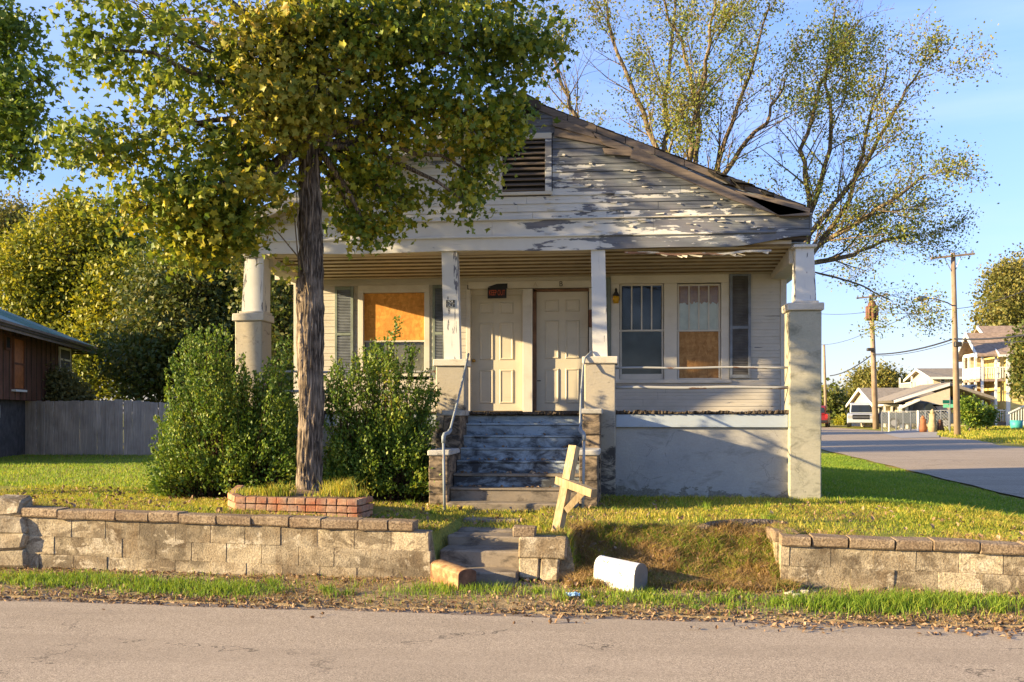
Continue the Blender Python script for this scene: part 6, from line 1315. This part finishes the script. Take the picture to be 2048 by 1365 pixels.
# ------------------------------------------------------------------ houses beyond the side street
def house2(name, label, xa, xb, ya, yb, z0, ze, zr_, axis, wallm, roofm, over=.35):
    o = thing(name, label, 'house', ((xa+xb)/2, (ya+yb)/2, z0)); MB().box(xa, xb, ya, yb, z0-.5, ze).build('wall', wallm, o)
    if axis == 'x':      # ridge along x
        ym = (ya+yb)/2; s = (zr_-ze)/(ym-ya)
        MB().prism([(xa, ya, ze), (xa, yb, ze), (xa, ym, zr_-.08)], (xb-xa, 0, 0)).build('gable', wallm, o)
        r = MB()
        for sg_ in (-1, 1): r.prism([(xa-over, ym, zr_), (xa-over, ym+sg_*(ym-ya+over), ze-s*over), (xa-over, ym+sg_*(ym-ya+over), ze-s*over-.12), (xa-over, ym, zr_-.12)], (xb-xa+2*over, 0, 0))
        r = r.build('roof', roofm, o)
        for sg_ in (-1, 1): MB().prism([(xa-over-.02, ym, zr_+.01), (xa-over-.02, ym+sg_*(ym-ya+over), ze-s*over+.01), (xa-over-.02, ym+sg_*(ym-ya+over), ze-s*over-.22), (xa-over-.02, ym, zr_-.22)], (.06, 0, 0)).build('barge_board', M['wwall'], r)
        MB().box(xa-over, xb+over, ya-over-.03, ya-over+.0, ze-s*over-.2, ze-s*over+.0).build('gutter', M['wwall'], r)
    else:
        xm = (xa+xb)/2; s = (zr_-ze)/(xm-xa)
        MB().prism([(xa, ya, ze), (xb, ya, ze), (xm, ya, zr_-.08)], (0, yb-ya, 0)).build('gable', wallm, o)
        r = MB()
        for sg_ in (-1, 1): r.prism([(xm, ya-over, zr_), (xm+sg_*(xm-xa+over), ya-over, ze-s*over), (xm+sg_*(xm-xa+over), ya-over, ze-s*over-.12), (xm, ya-over, zr_-.12)], (0, yb-ya+2*over, 0))
        r = r.build('roof', roofm, o)
        for sg_ in (-1, 1): MB().prism([(xm, ya-over-.03, zr_+.01), (xm+sg_*(xm-xa+over), ya-over-.03, ze-s*over+.01), (xm+sg_*(xm-xa+over), ya-over-.03, ze-s*over-.22), (xm, ya-over-.03, zr_-.22)], (0, .04, 0)).build('barge_board', M['wwall'], r)
    return o
def zz(py, px, Y): return PZ(py, PX(px, Y), Y)
# grey roofed bungalow
Y1 = 78.; xa, xb = PX(1752, Y1), PX(1852, Y1)
h1 = house2('bungalow', 'cream bungalow with long grey shingle roof behind the far utility pole', xa, xb+4, Y1, Y1+8, .7, zz(806, 1800, Y1), zz(776, 1800, Y1+4), 'x', M['cream'], M['gshing'])
for (a, b, c_, e) in ((1758, 1764, 815, 845), (1785, 1797, 815, 835)): rwin(a, b, c_, e, M['curtain'], Y=Y1, par=h1)
MB().box(PX(1766, Y1-1.5), PX(1798, Y1-1.5), Y1-1.6, Y1, zz(812, 1780, Y1-1.5), zz(809, 1780, Y1-1.5)).build('porch_roof', M['wwall'], h1)
for px in (1768, 1782, 1796): MB().box(PX(px, Y1-1.5), PX(px, Y1-1.5)+.12, Y1-1.55, Y1-1.43, .7, zz(812, 1780, Y1-1.5)).build('porch_post', M['wwall'], h1)
# carport house: low sloping white-edged roof with arch
Y2 = 72.; h2 = thing('carport_house', 'low house with wide sloping white roof edge and arched carport opening', 'house', (PX(1850, Y2), Y2, .8))
pp = lambda px, py, Y=Y2: (PX(px, Y), Y, zz(py, px, Y))
MB().prism([pp(1797, 806), pp(1900, 771), pp(1990, 800), pp(1990, 794), pp(1900, 765), pp(1790, 801)], (0, 7, 0)).build('roof', M['gshing'], h2)
MB().prism([pp(1789, 806, Y2-.1), pp(1900, 772, Y2-.1), pp(1900, 766, Y2-.1), pp(1789, 801, Y2-.1)], (0, .15, 0)).build('white_fascia', M['wwall'], h2)
arch = [pp(1845, 813), pp(1900, 813), pp(1900, 776), pp(1822, 800)]
MB().prism([pp(1812, 806), pp(1812, 812), pp(1838, 812), pp(1900, 812), pp(1900, 777), pp(1830, 799)], (0, .2, 0)).build('gable_panel', M['cream'], h2)
ar = [pp(1857+18*math.cos(math.pi*k/10), 822-14*math.sin(math.pi*k/10)) for k in range(11)][::-1]
MB().prism([pp(1838, 812)]+[pp(1838, 850), pp(1840, 850)]+ar+[pp(1877, 850), pp(1900, 850), pp(1900, 812)], (0, .2, 0)).build('arch_wall', M['peach'], h2)
MB().box(PX(1797, Y2+5), PX(1990, Y2+5), Y2+5, Y2+6, .3, zz(812, 1850, Y2+5)).build('back_wall', M['cream'], h2)
for px in (1800, 1812, 1838): MB().box(PX(px, Y2), PX(px, Y2)+.16, Y2+.02, Y2+.18, .5, zz(810, px, Y2)).build('carport_post', M['wwall'], h2)
MB().prism([pp(1803, 818, Y2-.6), pp(1840, 802, Y2-.6), pp(1840, 799, Y2-.6), pp(1800, 815, Y2-.6)], (0, .7, 0)).build('lower_awning', M['wwall'], h2)
rwin(1818, 1836, 813, 836, M['peach'], Y=Y2+5, par=h2); rwin(1881, 1893, 822, 843, M['curtain'], Y=Y2, par=h2)
# white two storey house behind
Y3 = 92.; xa, xb = PX(1867, Y3), PX(1945, Y3)
h3 = house2('two_storey_house', 'white two storey house with grey roof behind the carport house', xa, xb, Y3, Y3+7, .8, zz(752, 1880, Y3), zz(737, 1880, Y3+3.5), 'x', M['cream'], M['gshing'], .5)
rwin(1882, 1889, 758, 768, M['curtain'], Y=Y3, par=h3); rwin(1900, 1908, 758, 770, M['curtain'], Y=Y3, par=h3)
MB().box(xa-1.6, xa, Y3+1, Y3+5, zz(782, 1870, Y3), zz(776, 1870, Y3)).build('balcony_floor', M['wwall'], h3)
for k in range(12): MB().box(xa-1.6, xa-1.55, Y3+1+k*.35, Y3+1.06+k*.35, zz(776, 1870, Y3), zz(765, 1870, Y3)).build('baluster', M['wwall'], h3)
MB().box(xa-1.62, xa-1.52, Y3+1, Y3+5, zz(766, 1870, Y3), zz(764, 1870, Y3)).build('balcony_rail', M['wwall'], h3)
for k in (0, 1): MB().box(xa-1.62, xa-1.5, Y3+1+k*3.85, Y3+1.12+k*3.85, .6, zz(752, 1870, Y3)).build('balcony_post', M['wwall'], h3)
# yellow house
Y4 = 75.; xp, xm, xe = PX(1963, Y4), PX(2012, Y4), PX(2012, Y4)+9
h4 = thing('yellow_house', 'yellow two storey house with brown roof, white balcony and porch at the right edge', 'house', (xm, Y4, .8))
q = lambda px, py, Y=Y4: (PX(px, Y), Y, zz(py, px, Y))
MB().box(xm, xe, Y4, Y4+8, .3, zz(703, 2010, Y4)).build('wall', M['ywall'], h4)
for k in range(26):
    z_ = .9+k*.24
    if z_ < zz(706, 2010, Y4): MB().prism([(xm+.3, Y4-.03, z_), (xe, Y4-.03, z_), (xe, Y4-.005, z_+.22), (xm+.3, Y4-.005, z_+.22)], (0, .01, 0)).build('clapboard', M['ywall'], h4)
MB().box(xm, xm+.28, Y4-.06, Y4, .5, zz(703, 2010, Y4)).build('corner_board', M['wwall'], h4)
zE, zA = zz(703, 1970, Y4), zz(666, 1970, Y4+2)
# porch bay: gable facing left
yb_ = Y4+4.0; ym_ = Y4+2.0
r4 = MB()
for (ya_, yb2) in ((Y4-.3, ym_), (yb_+.3, ym_)): r4.prism([(xp-.4, ya_, zE-.25), (xp-.4, yb2, zA), (xp-.4, yb2, zA-.14), (xp-.4, ya_, zE-.39)], (xm-xp+3, 0, 0))
r4 = r4.build('roof', M['shing'], h4)
for (ya_, yb2) in ((Y4-.3, ym_), (yb_+.3, ym_)): MB().prism([(xp-.46, ya_, zE-.22), (xp-.46, yb2, zA+.03), (xp-.46, yb2, zA-.25), (xp-.46, ya_, zE-.5)], (.08, 0, 0)).build('barge_board', M['wwall'], r4)
zA2 = zz(652, 2000, Y4+4)
r5 = MB()
for (ya_, yb2) in ((Y4-.4, Y4+4), (Y4+8.4, Y4+4)): r5.prism([(xm-.6, ya_, zE-.2), (xm-.6, yb2, zA2), (xm-.6, yb2, zA2-.15), (xm-.6, ya_, zE-.35)], (xe-xm+1, 0, 0))
r5 = r5.build('main_roof', M['shing'], h4); MB().prism([(xm-.66, Y4-.4, zE-.17), (xm-.66, Y4+4, zA2+.03), (xm-.66, Y4+4, zA2-.22), (xm-.66, Y4-.4, zE-.42)], (.08, 0, 0)).build('barge_board', M['wwall'], r5)
MB().prism([(xm, Y4+.01, zE-.3), (xm, Y4+7.9, zE-.3), (xm, Y4+4, zA2-.2)], (.3, 0, 0)).build('gable', M['ywall'], h4)
MB().box(xm-.6, xe, Y4-.46, Y4-.36, zE-.42, zE-.26).build('gutter', M['wwall'], r5)
MB().box(xp, xm+.05, Y4+.02, yb_, zz(763, 1985, Y4), zz(758, 1985, Y4)).build('balcony_floor', M['shing'], h4)
MB().box(xp, xm, Y4, Y4+.2, zE-.3, zE-.05).build('porch_beam', M['wwall'], h4); MB().box(xp, xp+.2, Y4+.2, yb_, zE-.3, zE-.05).build('porch_beam', M['wwall'], h4)
MB().box(xm-.06, xm-.001, Y4+.1, yb_, .8, zE-.3).build('inner_wall', M['ywall'], h4)
MB().box(xp+.1, xm-.07, yb_-.06, yb_, .8, zE-.3).build('end_wall', M['cream'], h4)
for (x_, y_) in ((xp, Y4), (xp, Y4+1.35), (xp, Y4+2.7), (xp, yb_-.15), ((xp+xm)/2+.1, Y4)):
    MB().box(x_, x_+.15, y_, y_+.15, .6, zE-.3).build('porch_post', M['wwall'], h4)
zf = zz(757, 1985, Y4); zh = zz(734, 1985, Y4)
for lvl, (za, zb) in enumerate(((zf, zh), (1.15, 2.0))):
    MB().box(xp, xm, Y4+.03, Y4+.12, zb-.08, zb).build('hand_rail', M['wwall'], h4); MB().box(xp+.02, xp+.12, Y4+.15, yb_, zb-.08, zb).build('hand_rail', M['wwall'], h4)
    k = 0
    while xp+.2+k*.16 < xm: MB().box(xp+.2+k*.16, xp+.25+k*.16, Y4+.05, Y4+.1, za, zb-.08).build('baluster', M['wwall'], h4); k += 1
    for k in range(24): MB().box(xp+.04, xp+.09, Y4+.2+k*.16, Y4+.25+k*.16, za, zb-.08).build('baluster', M['wwall'], h4)
MB().box(xp, xm, Y4+.02, yb_, .6, 1.1).build('porch_floor', M['greywood'], h4)
for (a, b, c_, e) in ((1988, 1997, 717, 757), (1999, 2006, 784, 825)):
    x0_, x1_ = PX(a, Y4+1.5), PX(b, Y4+1.5)
    MB().box(xm-.1, xm-.06, Y4+1+.8*(a > 1990), Y4+1.9+.8*(a > 1990), zz(e, a, Y4), zz(c_, a, Y4)).build('door', M['wwall'], h4)
MB().prism([(xp-1.0, Y4+1.3, zz(785, 1950, Y4)), (xp, Y4+1.3, zz(768, 1950, Y4)), (xp, Y4+1.3, zz(772, 1950, Y4)), (xp-1.0, Y4+1.3, zz(800, 1950, Y4))], (0, 3.2, 0)).build('awning', M['navy'], h4)
# outside stairs with handrail
sx0, sx1 = PX(2020, Y4-2), PX(2062, Y4-2)
for k in range(6):
    MB().box(sx0+.35*k, sx1+1, Y4-2+.0, Y4-.8, .5+.18*k, .68+.18*k).build('stair_tread', M['wwall'], h4)
for k in range(12):
    x_ = sx0+.18*k; MB().box(x_, x_+.05, Y4-2.06, Y4-2.01, .8+.09*k, 1.75+.09*k).build('baluster', M['wwall'], h4)
MB().prism([(sx0-.1, Y4-2.1, 1.7), (sx0+2.2, Y4-2.1, 2.85), (sx0+2.2, Y4-2.1, 2.95), (sx0-.1, Y4-2.1, 1.8)], (0, .1, 0)).build('stair_rail', M['wwall'], h4)
hb = W(1951+3, 782, 73.8); tag(MB().tube([hb-Vector((0, 0, .18)), hb, hb+Vector((0, 0, .16))], [.12, .24, .18], 10).build('hanging_basket', plain('orange_flowers', (.6, .22, .01)), None, True), 'orange flower basket hanging in the porch of the yellow house', 'flower basket')
